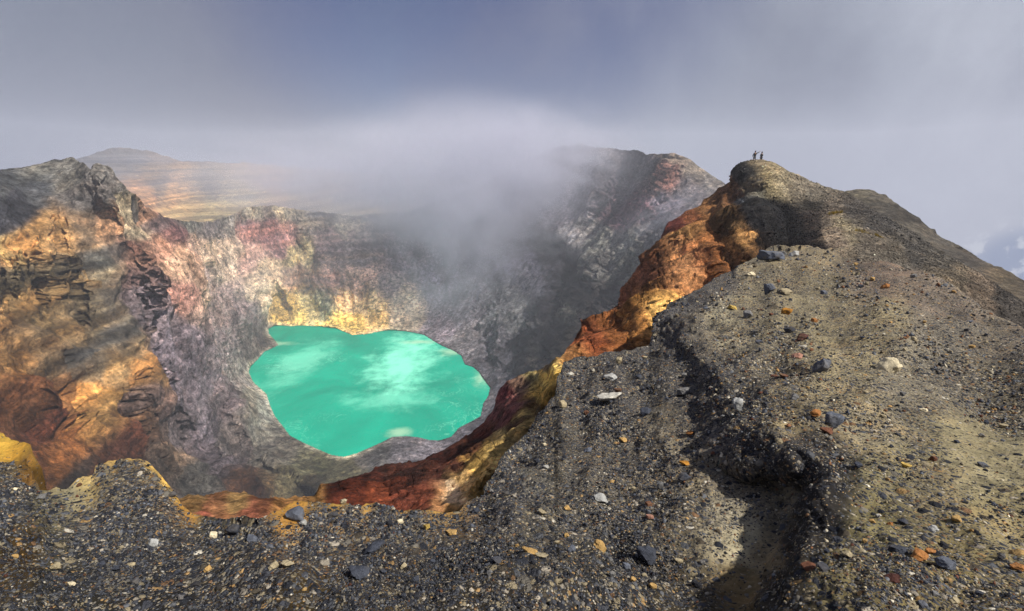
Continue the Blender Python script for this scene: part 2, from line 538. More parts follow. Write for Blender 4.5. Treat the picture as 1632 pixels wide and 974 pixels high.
C_ = lambda *a: [((x, y), c, *s) for (x, y, c, *s) in a]
crater_c = C_(
    (440, 338, (152, 138, 112)), (490, 345, (140, 128, 108)), (540, 352, (138, 128, 110)), (410, 333, (150, 138, 116)), (370, 350, (128, 118, 108)),
    (0, 300, (66, 68, 70)), (60, 300, (62, 64, 68)), (110, 275, (95, 92, 85)), (30, 330, (46, 47, 54)), (60, 262, (102, 100, 92)), (10, 350, (60, 60, 66)), (-200, 320, (60, 60, 66)), (-200, 450, (120, 98, 62), 1), (-200, 650, (115, 80, 45), 1),
    (0, 400, (150, 120, 85), .5), (20, 390, (175, 145, 82), .3), (60, 380, (150, 112, 60), .5), (90, 370, (168, 130, 78), .4), (130, 350, (118, 100, 82), .5), (150, 320, (105, 98, 92), .3), (130, 300, (102, 96, 92), .2),
    (30, 450, (112, 92, 58), .8), (100, 450, (104, 86, 56), 1), (170, 420, (95, 88, 74), .8), (200, 400, (112, 95, 78), .6), (200, 450, (98, 85, 70), .8),
    (40, 560, (124, 95, 58), 1), (110, 520, (148, 112, 62), 1), (60, 500, (120, 90, 46), 1), (140, 500, (110, 90, 60), 1), (200, 480, (112, 95, 72), 1), (190, 540, (98, 86, 70), 1),
    (0, 600, (148, 100, 38), .6), (20, 570, (138, 95, 42), .8), (40, 640, (98, 52, 26), .4), (60, 680, (82, 42, 24), .2), (0, 660, (112, 66, 28), .4), (90, 640, (105, 72, 38), .8),
    (130, 590, (86, 78, 68), 1), (170, 600, (108, 88, 60), 1), (130, 640, (155, 112, 52), 1), (170, 650, (172, 128, 58), 1), (220, 600, (155, 112, 58), 1), (120, 680, (120, 92, 48), .8), (180, 670, (132, 88, 34), .8),
    (230, 640, (98, 78, 70), .3), (220, 700, (84, 60, 42), .2), (250, 700, (94, 77, 68)), (190, 720, (84, 46, 28)), (100, 720, (120, 72, 24), .2), (60, 740, (98, 56, 20)), (130, 760, (56, 46, 40)), (180, 750, (78, 46, 24)),
    (270, 720, (120, 95, 72)), (240, 760, (78, 65, 54)),
    (260, 500, (108, 95, 100)), (290, 560, (110, 97, 104)), (240, 470, (114, 98, 100)), (310, 620, (106, 94, 100)), (330, 680, (92, 82, 88)), (350, 740, (82, 73, 77)), (300, 680, (88, 77, 77)), (300, 770, (70, 67, 62)),
    (380, 770, (62, 40, 25)), (350, 640, (98, 85, 86)), (370, 690, (86, 77, 73)),
    (205, 340, (172, 152, 115)), (190, 350, (178, 130, 86)), (225, 370, (168, 150, 118)), (230, 340, (150, 108, 80)), (215, 390, (140, 92, 74)), (255, 400, (168, 120, 92)), (280, 420, (185, 145, 112)), (300, 440, (185, 145, 115)),
    (320, 470, (188, 156, 130)), (290, 470, (172, 120, 102)), (330, 440, (150, 128, 118)), (240, 440, (108, 82, 76)), (270, 380, (108, 72, 72)), (170, 300, (108, 100, 94)), (250, 360, (98, 78, 76)), (160, 280, (110, 105, 98)), (185, 300, (100, 94, 88)),
    (340, 500, (136, 114, 108)), (350, 550, (125, 110, 110)), (380, 600, (113, 103, 98)), (400, 640, (120, 112, 98)), (430, 690, (108, 103, 92)), (450, 720, (94, 88, 76)), (420, 650, (150, 148, 135)),
    (300, 355, (102, 98, 90)), (340, 360, (104, 94, 92)), (370, 345, (122, 112, 104)),
    (400, 360, (140, 96, 94), .3), (430, 365, (140, 94, 92), .3), (450, 380, (138, 98, 95), .3), (420, 335, (120, 104, 98)), (340, 400, (178, 150, 122)), (310, 400, (188, 150, 126)), (360, 420, (168, 145, 122)),
    (400, 410, (166, 128, 112), .3), (430, 430, (168, 145, 116)), (480, 410, (168, 150, 104)), (500, 350, (110, 103, 100), .5), (520, 390, (128, 104, 102), .5), (560, 400, (122, 106, 104), .5), (480, 440, (146, 116, 98), .3), (530, 450, (140, 110, 102), .3),
    (420, 470, (178, 155, 126)), (460, 495, (155, 125, 48)), (500, 500, (182, 168, 112)), (520, 490, (150, 150, 118)), (560, 480, (225, 184, 122)), (590, 490, (225, 188, 128)), (560, 515, (235, 185, 60)), (600, 510, (220, 176, 90)),
    (480, 515, (200, 170, 72)), (540, 522, (235, 190, 60)), (640, 500, (192, 170, 140)), (560, 455, (172, 136, 118)), (620, 460, (138, 120, 118)), (350, 470, (152, 128, 122)), (390, 500, (118, 102, 102)), (400, 540, (92, 82, 80)), (420, 550, (78, 70, 66)),
    (700, 450, (124, 116, 130)), (650, 420, (120, 110, 116)), (700, 530, (125, 113, 122)), (740, 540, (106, 100, 104)), (740, 480, (110, 106, 114)), (780, 600, (80, 77, 84)), (780, 560, (86, 83, 89)), (800, 580, (75, 73, 79)),
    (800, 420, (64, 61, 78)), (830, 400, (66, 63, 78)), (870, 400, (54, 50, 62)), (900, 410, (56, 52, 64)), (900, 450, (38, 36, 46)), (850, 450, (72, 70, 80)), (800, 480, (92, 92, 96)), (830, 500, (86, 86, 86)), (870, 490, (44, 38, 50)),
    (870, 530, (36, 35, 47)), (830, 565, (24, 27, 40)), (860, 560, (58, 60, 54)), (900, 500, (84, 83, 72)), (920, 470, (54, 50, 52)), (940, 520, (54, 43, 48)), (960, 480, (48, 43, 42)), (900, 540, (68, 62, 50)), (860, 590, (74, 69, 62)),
    (950, 380, (118, 116, 106)), (1000, 390, (108, 106, 98)), (1000, 440, (98, 96, 84)), (960, 430, (86, 84, 80)), (920, 370, (120, 115, 114)), (1040, 370, (98, 95, 97)),
    (980, 300, (88, 74, 80)), (1040, 290, (94, 70, 66)), (1070, 280, (124, 82, 70)), (1080, 250, (106, 92, 78)), (1110, 275, (118, 106, 92)), (1140, 295, (114, 106, 98)), (1020, 330, (98, 66, 72)), (980, 345, (92, 66, 72)), (940, 280, (92, 84, 88)),
    (1100, 310, (108, 98, 98)), (1060, 330, (112, 100, 110)), (900, 330, (108, 100, 107)), (1020, 260, (90, 82, 82)), (950, 240, (105, 100, 100)), (820, 300, (110, 104, 108)), (1200, 400, (110, 104, 96)),
    (480, 740, (82, 79, 56)), (450, 770, (72, 66, 44)), (520, 750, (66, 66, 44)), (560, 740, (68, 65, 46)), (600, 725, (78, 75, 74)), (640, 710, (97, 92, 97)), (690, 710, (105, 99, 105)), (730, 690, (99, 93, 100)), (760, 670, (88, 84, 90)),
    (420, 780, (66, 50, 28)), (500, 785, (50, 44, 30)), (400, 790, (48, 28, 16)), (540, 770, (64, 61, 42)), (580, 640, (80, 85, 80)), (600, 850, (60, 45, 30)))

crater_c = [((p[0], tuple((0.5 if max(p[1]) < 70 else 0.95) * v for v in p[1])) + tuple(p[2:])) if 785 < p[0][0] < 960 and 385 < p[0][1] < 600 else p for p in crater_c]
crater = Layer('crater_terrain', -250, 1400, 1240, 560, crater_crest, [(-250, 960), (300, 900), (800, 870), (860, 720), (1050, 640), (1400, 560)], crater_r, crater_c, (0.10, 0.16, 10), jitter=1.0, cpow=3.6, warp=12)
sd = poly_sd(LAKE, crater.PX, crater.PY)
plane = lake_range(crater.PX, crater.PY)
near_lake = sd < 60
above = (LAKE_Z + 0.3 + np.clip(sd, 0, 60) * 0.16) / np.minimum(ray(crater.PX, crater.PY)[..., 2], -0.05)
R2 = np.where(near_lake & (sd >= 0), np.minimum(crater.R, np.maximum(above, 20)), crater.R)
bed = (LAKE_Z - 0.6 - np.clip(-sd, 0, 30) * 0.15) / np.minimum(ray(crater.PX, crater.PY)[..., 2], -0.05)
crater.R = R2
crater.features([
    ([(150, 285), (190, 335), (230, 400), (275, 470), (325, 530)], 0.035, 13), ([(170, 268), (215, 318), (262, 372), (305, 440), (330, 500)], 0.03, 11),
    ([(205, 350), (235, 430), (258, 540), (285, 650), (330, 775)], -0.026, 15), ([(385, 590), (352, 650), (400, 770)], -0.03, 13), ([(315, 480), (345, 560), (330, 640), (350, 760)], -0.025, 12),
    ([(75, 430), (70, 520), (98, 610)], -0.02, 5), ([(243, 470), (230, 560)], -0.025, 6), ([(130, 440), (138, 570)], -0.018, 5), ([(4, 420), (8, 530)], -0.025, 6), ([(90, 340), (110, 430)], -0.015, 6),
    ([(35, 400), (30, 480)], 0.02, 9), ([(60, 380), (75, 450)], 0.015, 8), ([(15, 640), (60, 665), (105, 700)], 0.03, 14), ([(0, 600), (70, 610), (130, 690)], -0.03, 10),
    ([(270, 560), (310, 650), (355, 730), (385, 785)], 0.04, 16), ([(335, 590), (400, 690), (460, 760)], 0.02, 14), ([(230, 600), (215, 680), (250, 770)], 0.03, 14),
    ([(330, 400), (350, 440), (385, 470)], 0.02, 9), ([(400, 420), (420, 470)], 0.018, 9), ([(440, 440), (470, 500)], 0.015, 8), ([(540, 450), (525, 500)], 0.02, 10), ([(590, 440), (600, 500)], 0.018, 9),
    ([(500, 400), (490, 470)], -0.015, 8), ([(470, 330), (478, 400)], -0.015, 6), ([(360, 345), (345, 410)], -0.02, 7),
    ([(790, 385), (850, 390), (900, 410), (935, 450)], -0.05, 11), ([(915, 420), (890, 500), (850, 570)], -0.06, 12), ([(870, 470), (835, 580)], 0.03, 12), ([(940, 460), (900, 560), (850, 610)], 0.03, 12),
    ([(990, 400), (940, 500), (890, 580)], -0.025, 10), ([(1075, 250), (1050, 300), (1000, 360)], 0.03, 14), ([(1010, 270), (980, 340)], -0.03, 14), ([(960, 260), (930, 340)], 0.02, 12), ([(1060, 350), (1000, 430)], -0.02, 10),
    ([(800, 470), (790, 590)], 0.02, 12), ([(760, 480), (770, 580)], -0.015, 10)])
crater.R = np.where(near_lake & (sd >= 0), np.minimum(crater.R, np.maximum(above, 20)), crater.R)
crater.R = np.where(sd < 0, bed, crater.R)
crater.positions()
crater.normals()
keep = np.concatenate([sstep(0, 45, sd), np.ones((10, crater.ncol))], 0)
Pf = crater.P.reshape(-1, 3)
ctr = np.array([-105.0, 320.0])
ang = np.arctan2(Pf[:, 0] - ctr[0], Pf[:, 1] - ctr[1]) * 190
rr = np.hypot(Pf[:, 0] - ctr[0], Pf[:, 1] - ctr[1])
fl = np.zeros(len(Pf))
wob = gnoise(Pf / 45.0) * 12
strk = np.zeros(len(Pf))
for lam, a in ((58, 7.5), (26, 5.2), (12, 3.2), (6, 1.7), (3, 0.7)):
    q = np.stack([(ang + wob) / lam, rr / (lam * 7), Pf[:, 2] / (lam * 5)], 1)
    fl += a * (0.4 - 1.7 * np.abs(gnoise(q)))
    strk += gnoise(q * 1.3 + 40) * min(1.0, 0.25 + a * 0.15)
sz = Pf[:, 2] + gnoise(Pf / 30.0) * 3
ledge = gnoise(np.stack([sz / 5.0, np.zeros_like(sz), np.zeros_like(sz)], 1)) * 1.6 + gnoise(np.stack([sz / 2.2, np.ones_like(sz), np.zeros_like(sz)], 1)) * 0.7
gR = np.abs(np.gradient(crater.R, axis=1)) / crater.R
smooth = np.concatenate([1 / (1 + (gR / 0.007) ** 2), np.ones((10, crater.ncol))], 0)
strk = strk * smooth.ravel()
crater.colours(strk, 7.0)
slope = 1 - np.clip(crater.N[..., 2].ravel(), 0, 1)
D = crater.fractal([90, 45, 22, 11, 5.5, 2.7, 1.3], 0.09, billow=0.5, H=0.66)
D += (fl * sstep(0.05, 0.5, slope)).reshape(D.shape) * smooth + (ledge * np.clip(crater.A, 0, 1) * 0.9).reshape(D.shape)
edge = np.ones(crater.P.shape[:2])
edge[crater.nrow:] *= 0.35
edge[:crater.nrow] *= 0.35 + 0.65 * sstep(0, 26, crater.PY - crater.top[None])
crater.displace(D * keep * edge)
shore = np.concatenate([np.exp(-(np.clip(sd, 0, None) / 5.0) ** 2), np.zeros((10, crater.ncol))], 0).ravel()[:, None]
shore_c = np.where(crater.PXf.ravel()[:, None] < 640, lin((176, 170, 146)), lin((78, 76, 78)))
crater.C += shore * (0.45 + 0.5 * gnoise(Pf / 14.0))[:, None].clip(0, 0.8) * (shore_c - crater.C)
lum = (crater.C @ np.array([0.3, 0.55, 0.15], np.float32))[:, None]
crater.C = lum + (crater.C - lum) * 0.82
zb = Pf[:, 2] + 0.9 * gnoise(Pf / 60.0) + 0.25 * gnoise(Pf / 6.0)
bed1 = gnoise(np.stack([zb / 6.5, np.zeros_like(zb), np.full(len(zb), 3.3)], 1))
bed2 = gnoise(np.stack([zb / 3.1, np.zeros_like(zb), np.full(len(zb), 8.1)], 1))
tone = 0.92 * np.exp(0.36 * np.tanh(5 * bed1) + 0.42 * np.tanh(6 * bed2))
warm = np.stack([1 + 0.14 * np.tanh(4 * bed1), 1 + 0.02 * bed1, 1 - 0.20 * np.tanh(4 * bed1)], 1)
am = np.clip(crater.A * 1.3, 0, 1)[:, None]
crater.C *= 1 + am * (tone[:, None] * warm - 1)
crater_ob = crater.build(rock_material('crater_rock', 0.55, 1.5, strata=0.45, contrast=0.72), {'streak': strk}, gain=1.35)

# far plateau and hills beyond the crater
far = Layer('hill', 60, 960, 420, 130,
            [(60, 285), (100, 264), (150, 248), (190, 238), (230, 239), (290, 256), (400, 262), (600, 278), (960, 300)],
            [(60, 330), (200, 345), (300, 378), (430, 356), (960, 390)],
            [(60, 300, 600), (100, 266, 720), (190, 240, 900), (300, 262, 950), (450, 270, 1020), (600, 285, 1100), (900, 305, 1200), (230, 320, 630), (300, 348, 640), (400, 325, 690),
             (460, 326, 710), (600, 340, 760), (350, 300, 780), (500, 300, 860), (250, 390, 600), (600, 410, 680), (900, 400, 720)],
            C_((150, 255, (100, 100, 104), 1), (200, 245, (104, 102, 104), 1), (250, 290, (120, 108, 98), 1), (230, 320, (182, 140, 105), 1), (280, 315, (190, 150, 112), 1), (280, 330, (168, 148, 112), 1), (340, 335, (176, 160, 124), 1),
               (330, 300, (122, 112, 100), 1), (420, 318, (170, 150, 120), 1), (430, 300, (158, 130, 110), 1), (480, 315, (140, 130, 114), 1), (560, 330, (160, 145, 110), 1), (500, 280, (130, 116, 104), 1), (600, 290, (130, 120, 110), 1), (800, 320, (125, 118, 110), 1), (390, 330, (175, 160, 125), 1)),
            (0.2, 0.2, 6), jitter=1.4, warp=12)
far.positions(); far.normals(); far.colours()
far.displace(far.fractal([160, 80, 40, 20, 10], 0.05))
far_ob = far.build(rock_material('far_hill_rock', 0.3, 1.2, strata=0.75, contrast=0.4), gain=1.0)

# the crater lake
lp = np.asarray(LAKE, float)
c0 = lp.mean(0)
pts = []
for k in range(len(lp)):
    nrm = lp[k] - c0
    pts.append(lp[k] + nrm / np.linalg.norm(nrm) * 7)
lw = ray(*np.asarray(pts).T) * lake_range(*np.asarray(pts).T)[:, None]
bm = bmesh.new()
f = bm.faces.new([bm.verts.new(p) for p in lw])
f.normal_update()
if f.normal.z < 0:
    f.normal_flip()
bmesh.ops.triangulate(bm, faces=bm.faces[:])
me = bpy.data.meshes.new('water')
bm.to_mesh(me); bm.free()
water = bpy.data.objects.new('water', me)
COL.objects.link(water)
water['kind'] = 'structure'
m = bpy.data.materials.new('sulphur_lake_water')
m.use_nodes = True
t = NT(m.node_tree)
pos = t.n('ShaderNodeNewGeometry').outputs['Position']


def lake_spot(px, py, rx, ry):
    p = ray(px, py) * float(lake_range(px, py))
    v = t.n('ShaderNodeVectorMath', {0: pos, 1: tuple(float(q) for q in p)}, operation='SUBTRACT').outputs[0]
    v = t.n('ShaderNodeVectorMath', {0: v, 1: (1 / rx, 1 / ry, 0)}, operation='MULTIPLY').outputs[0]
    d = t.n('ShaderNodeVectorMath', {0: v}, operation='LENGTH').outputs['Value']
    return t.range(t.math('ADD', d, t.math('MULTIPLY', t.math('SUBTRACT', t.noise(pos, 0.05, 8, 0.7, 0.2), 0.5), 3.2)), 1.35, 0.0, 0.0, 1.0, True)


big = t.noise(pos, 0.016, 6, 0.6, 0.5)
c = t.mix(t.range(big, 0.3, 0.7, 0, 1), lin3((0, 130, 106)), lin3((0, 176, 144)))
cloud_refl = t.math('MAXIMUM', lake_spot(645, 575, 26, 62), t.math('MULTIPLY', lake_spot(475, 580, 20, 50), 0.5))  # pale patches: cloud reflection painted into the water's base colour
cloud_refl = t.math('MAXIMUM', cloud_refl, t.math('MULTIPLY', lake_spot(620, 635, 30, 16), 0.55))
c = t.mix(t.math('MULTIPLY', cloud_refl, 0.9), c, lin3((140, 240, 208)))
thr = t.noise(pos, 0.07, 7, 0.62, 1.6)
line = t.range(t.math('ABSOLUTE', t.math('SUBTRACT', thr, 0.5)), 0.0, 0.016, 1.0, 0.0)
pat = t.range(t.noise(pos, 0.02, 3, 0.5), 0.52, 0.66, 0.0, 0.6)
c = t.mix(t.math('MULTIPLY', line, pat), c, lin3((150, 235, 205)))
foam = t.math('MAXIMUM', lake_spot(722, 562, 13, 7), lake_spot(768, 600, 7, 14))
foam = t.math('MAXIMUM', foam, lake_spot(447, 548, 13, 5))
foam = t.math('MAXIMUM', foam, lake_spot(670, 545, 16, 5))
foam = t.math('MAXIMUM', foam, lake_spot(635, 690, 8, 5))
c = t.mix(t.math('MULTIPLY', foam, 0.75), c, lin3((165, 205, 172)))
bp = t.n('ShaderNodeBump', {'Height': t.noise(pos, 0.5, 5, 0.6), 'Strength': 0.25, 'Distance': 0.4})
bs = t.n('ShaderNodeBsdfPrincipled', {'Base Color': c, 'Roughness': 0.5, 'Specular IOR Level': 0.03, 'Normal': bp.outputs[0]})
t.n('ShaderNodeOutputMaterial', {'Surface': bs.outputs[0]})
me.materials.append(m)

# ================================================================== THE RIDGE with its torn orange inner face
ridge_crest = [(200, 800), (270, 797), (300, 793), (330, 796), (360, 790), (390, 793), (420, 797), (460, 799), (500, 797), (510, 783), (540, 768), (570, 757), (600, 750), (640, 742), (680, 735),
               (700, 722), (720, 708), (745, 695), (770, 675), (785, 655), (800, 625), (815, 610), (840, 597), (862, 592), (880, 574), (898, 568), (904, 556), (930, 535), (960, 512), (985, 490),
               (1005, 465), (1020, 445), (1035, 425), (1045, 400), (1055, 385), (1068, 357), (1090, 345), (1110, 335), (1135, 318), (1155, 300), (1168, 287), (1173, 270), (1181, 261), (1193, 257),
               (1215, 259), (1240, 266), (1270, 277), (1300, 290), (1330, 303), (1355, 313), (1400, 338), (1450, 368), (1500, 402), (1560, 442), (1632, 490), (1750, 555)]
ridge_r = [(200, 860, 6.3), (280, 830, 6.4), (350, 812, 6.6), (350, 795, 8.0), (430, 815, 6.0), (430, 799, 7.5), (200, 805, 8), (500, 800, 8.5), (520, 783, 10), (560, 770, 12), (600, 752, 14), (560, 810, 7.0), (640, 780, 9.5), (620, 815, 6.5),
           (690, 732, 15), (690, 800, 5.8), (700, 770, 9.5), (740, 790, 5.8), (750, 750, 8.0), (760, 690, 16), (800, 640, 18), (815, 612, 20), (830, 690, 9.0), (780, 740, 6.8), (800, 680, 13), (850, 660, 10.5), (862, 594, 19),
           (850, 620, 15), (880, 620, 11.2), (893, 575, 13), (880, 640, 10.3), (870, 680, 8.8), (930, 545, 27), (910, 572, 17), (960, 560, 18), (960, 515, 36), (1000, 480, 46), (1045, 405, 58), (1068, 360, 67), (1160, 300, 73), (1183, 264, 75), (1215, 262, 72),
           (1040, 500, 25), (1040, 545, 19.5), (1020, 450, 48), (1100, 450, 36), (1150, 430, 38), (1100, 380, 50), (1150, 370, 51), (1120, 350, 60), (1190, 400, 40), (1190, 370, 43), (1172, 340, 54), (1185, 300, 63), (1250, 370, 42), (1300, 370, 43),
           (1230, 300, 56), (1250, 335, 52), (1300, 400, 34), (1340, 402, 31), (1400, 414, 30.6), (1450, 434, 28.6), (1500, 450, 28), (1632, 515, 26), (1300, 293, 66), (1355, 316, 62), (1500, 405, 49), (1632, 492, 36),
           (1750, 560, 30), (1200, 460, 37), (1300, 460, 34), (1632, 590, 21), (1000, 600, 16), (1100, 520, 27), (900, 640, 9.8), (1750, 640, 18), (830, 760, 7.6), (800, 790, 6.8), (760, 830, 5.8), (880, 720, 8.4), (700, 850, 5.2), (930, 660, 10.5), (960, 620, 14)]
ridge_c = C_(
    (350, 810, (152, 104, 67)), (400, 815, (154, 92, 67)), (310, 800, (141, 109, 65)), (330, 820, (145, 82, 62)), (420, 805, (139, 87, 59)), (450, 808, (175, 123, 66)), (380, 797, (155, 122, 73)), (480, 805, (176, 128, 69)),
    (540, 775, (63, 26, 18)), (580, 765, (75, 38, 28)), (560, 795, (99, 46, 28)), (620, 755, (69, 39, 30)), (640, 790, (105, 53, 36)), (680, 750, (74, 40, 29)), (700, 730, (56, 25, 18)), (650, 770, (65, 38, 31)), (700, 770, (101, 57, 43)), (730, 720, (80, 40, 28)),
    (730, 750, (110, 63, 47)), (600, 803, (129, 64, 37)), (680, 800, (114, 58, 39)), (770, 690, (104, 52, 40)), (790, 660, (127, 78, 73)), (820, 640, (133, 84, 79)), (800, 630, (128, 67, 64)), (830, 620, (143, 111, 90)), (850, 605, (162, 147, 94)), (810, 670, (109, 62, 57)),
    (750, 720, (118, 70, 44)), (760, 700, (64, 30, 20)),
    (740, 770, (207, 166, 100)), (720, 790, (217, 186, 144)), (760, 740, (208, 167, 81)), (790, 720, (219, 182, 98)), (830, 690, (219, 182, 102)), (770, 780, (192, 151, 77)), (700, 805, (190, 134, 84)), (850, 670, (214, 178, 98)), (885, 590, (228, 191, 92)),
    (870, 630, (199, 160, 71)), (895, 580, (232, 195, 108)), (850, 648, (111, 81, 40)), (720, 812, (195, 145, 77)), (876, 602, (236, 190, 80)), (892, 612, (230, 182, 70)), (868, 628, (222, 176, 70)), (882, 640, (214, 166, 62)), (845, 692, (228, 188, 110)), (818, 712, (232, 192, 112)), (800, 735, (230, 188, 110)), (782, 752, (228, 184, 104)), (880, 612, (212, 175, 81)), (810, 705, (223, 190, 112)),
    (910, 560, (153, 76, 46)), (940, 550, (149, 72, 42)), (900, 575, (135, 76, 48)), (868, 580, (113, 94, 79)), (930, 530, (92, 64, 48)), (980, 540, (154, 86, 45)), (970, 510, (112, 65, 42)), (1000, 480, (127, 66, 44)), (1030, 500, (193, 134, 64)),
    (1020, 530, (186, 122, 59)), (1050, 520, (215, 169, 86)), (1050, 470, (172, 113, 64)), (1080, 440, (179, 122, 77)), (1040, 450, (152, 87, 66)), (1010, 455, (135, 76, 52)), (1060, 400, (136, 84, 49)), (1050, 380, (96, 44, 37)), (1080, 360, (95, 40, 36)),
    (1100, 350, (122, 66, 42)), (1130, 330, (140, 95, 54)), (1080, 400, (156, 115, 66)), (1110, 390, (141, 104, 60)), (1120, 420, (176, 107, 70)), (1150, 400, (135, 79, 45)), (1150, 440, (125, 73, 42)), (1160, 350, (101, 77, 49)), (1180, 370, (77, 59, 37)),
    (1190, 390, (182, 135, 77)), (1185, 410, (118, 83, 49)), (1165, 310, (119, 79, 47)), (1160, 300, (122, 83, 55)), (1095, 425, (190, 134, 86)), (1060, 440, (109, 64, 44)), (1140, 360, (151, 99, 60)), (1020, 500, (107, 57, 38)),
    (1180, 275, (58, 56, 53)), (1195, 285, (58, 58, 57)), (1210, 265, (135, 119, 90)), (1240, 290, (145, 130, 93)), (1220, 300, (161, 142, 91)), (1280, 300, (125, 111, 84)), (1300, 310, (110, 99, 78)), (1200, 300, (132, 116, 88)), (1230, 275, (154, 135, 93)),
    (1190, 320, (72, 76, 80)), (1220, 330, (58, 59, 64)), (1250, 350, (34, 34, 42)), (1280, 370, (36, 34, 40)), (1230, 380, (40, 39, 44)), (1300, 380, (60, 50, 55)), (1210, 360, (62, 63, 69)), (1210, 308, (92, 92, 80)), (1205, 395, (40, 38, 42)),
    (1320, 340, (105, 90, 70)), (1350, 370, (145, 128, 80)), (1300, 350, (93, 75, 68)), (1380, 390, (110, 97, 76)), (1330, 380, (145, 121, 88)), (1400, 360, (66, 62, 58)), (1450, 400, (72, 67, 60)), (1420, 410, (105, 94, 74)), (1500, 420, (78, 72, 62)), (1600, 470, (66, 60, 54)),
    (1500, 450, (110, 94, 66)), (1560, 470, (106, 87, 63)), (1290, 330, (88, 80, 68)), (1360, 345, (72, 66, 60)), (1632, 520, (80, 72, 62)))
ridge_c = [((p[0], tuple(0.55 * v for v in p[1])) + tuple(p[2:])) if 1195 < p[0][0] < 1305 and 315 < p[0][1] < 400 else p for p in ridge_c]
ridge = Layer('ridge_terrain', 200, 1750, 1240, 300, ridge_crest, [(200, 880), (300, 860), (700, 850), (830, 770), (890, 690), (1000, 640), (1060, 580), (1200, 470), (1300, 450), (1500, 510), (1632, 590), (1750, 650)],
              ridge_r, ridge_c, (0.16, 0.9, 10), jitter=1.8, cpow=3.6, warp=9)
ridge.features([
    ([(1160, 298), (1152, 340), (1178, 385), (1195, 410), (1172, 450)], 0.05, 9), ([(1140, 350), (1150, 400), (1165, 450)], -0.05, 9), ([(1122, 390), (1150, 430), (1156, 480)], 0.05, 11),
    ([(1090, 345), (1072, 400), (1040, 440)], 0.05, 10), ([(1110, 350), (1090, 420), (1040, 480)], -0.04, 9), ([(1100, 430), (1060, 490), (1050, 540)], 0.05, 11), ([(1045, 450), (1015, 500), (1000, 560)], -0.05, 10), ([(1030, 490), (1022, 560)], 0.05, 9),
    ([(1005, 470), (960, 540), (930, 580)], 0.04, 9), ([(985, 500), (940, 560)], -0.04, 8), ([(880, 575), (888, 610), (862, 660)], 0.09, 9), ([(862, 610), (850, 660)], -0.10, 8), ([(830, 610), (800, 670), (770, 720)], 0.07, 12), ([(800, 690), (740, 740), (700, 800)], -0.12, 10),
    ([(845, 675), (790, 720), (745, 790)], 0.06, 10), ([(700, 730), (660, 770), (620, 800)], 0.08, 12), ([(640, 745), (600, 790)], -0.09, 11), ([(560, 765), (560, 800)], 0.06, 12),
    ([(1180, 300), (1215, 345), (1225, 390)], 0.03, 9), ([(1205, 312), (1245, 345), (1255, 390)], -0.045, 13), ([(1250, 320), (1290, 350), (1310, 385)], 0.02, 10), ([(1172, 290), (1190, 300), (1225, 300)], -0.035, 7)], 5.0)
ridge.positions(); ridge.normals()
inner = sstep(1260, 1160, ridge.PXf)
rough_w = 0.25 + 0.75 * inner
edge = np.ones(ridge.P.shape[:2])
edge[ridge.nrow:] *= 0.4
edge[:ridge.nrow] *= 0.4 + 0.6 * sstep(0, 14, ridge.PY - ridge.top[None])
D = ridge.fractal([24, 12, 6, 3, 1.5, 0.75, 0.37, 0.18, 0.09], 0.11, billow=0.5, H=0.86)
Pf = ridge.P.reshape(-1, 3)
gul = np.zeros(len(Pf))
strk = np.zeros(len(Pf))
for lam in (9.0, 4.5, 2.2, 1.1, 0.55):
    q = np.stack([(Pf[:, 0] * 0.37 + Pf[:, 1] * 0.93 + 1.2 * gnoise(Pf / 5.0)) / lam, (Pf[:, 2] - Pf[:, 0] * 0.93 + Pf[:, 1] * 0.37) / (lam * 6), Pf[:, 2] * 0 + lam], 1)
    gul += lam * 0.26 * (0.4 - 1.6 * np.abs(gnoise(q)))
    strk += gnoise(q * 1.4 + 20) * 0.55
ridge.colours(strk, 8.0)
lum = (ridge.C @ np.array([0.3, 0.55, 0.15], np.float32))[:, None]
yel = sstep(0.30, 0.42, ridge.C[:, 1])[:, None]
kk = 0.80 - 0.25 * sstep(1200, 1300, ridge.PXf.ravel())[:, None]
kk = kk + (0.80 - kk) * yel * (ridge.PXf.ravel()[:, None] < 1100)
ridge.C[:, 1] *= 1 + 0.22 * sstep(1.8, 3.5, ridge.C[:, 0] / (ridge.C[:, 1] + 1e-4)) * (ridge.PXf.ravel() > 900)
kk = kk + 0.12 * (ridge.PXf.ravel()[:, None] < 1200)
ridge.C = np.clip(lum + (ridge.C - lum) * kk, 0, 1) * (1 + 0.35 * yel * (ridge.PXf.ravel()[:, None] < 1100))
ridge.displace(D * rough_w * edge + gul.reshape(D.shape) * edge * (0.3 + 0.5 * inner) * sstep(10, 30, np.linalg.norm(ridge.P, axis=-1)))
ridge_ob = ridge.build(rock_material('ridge_rock', 5.0, 1.2, contrast=0.6), {'streak': strk}, gain=0.95)

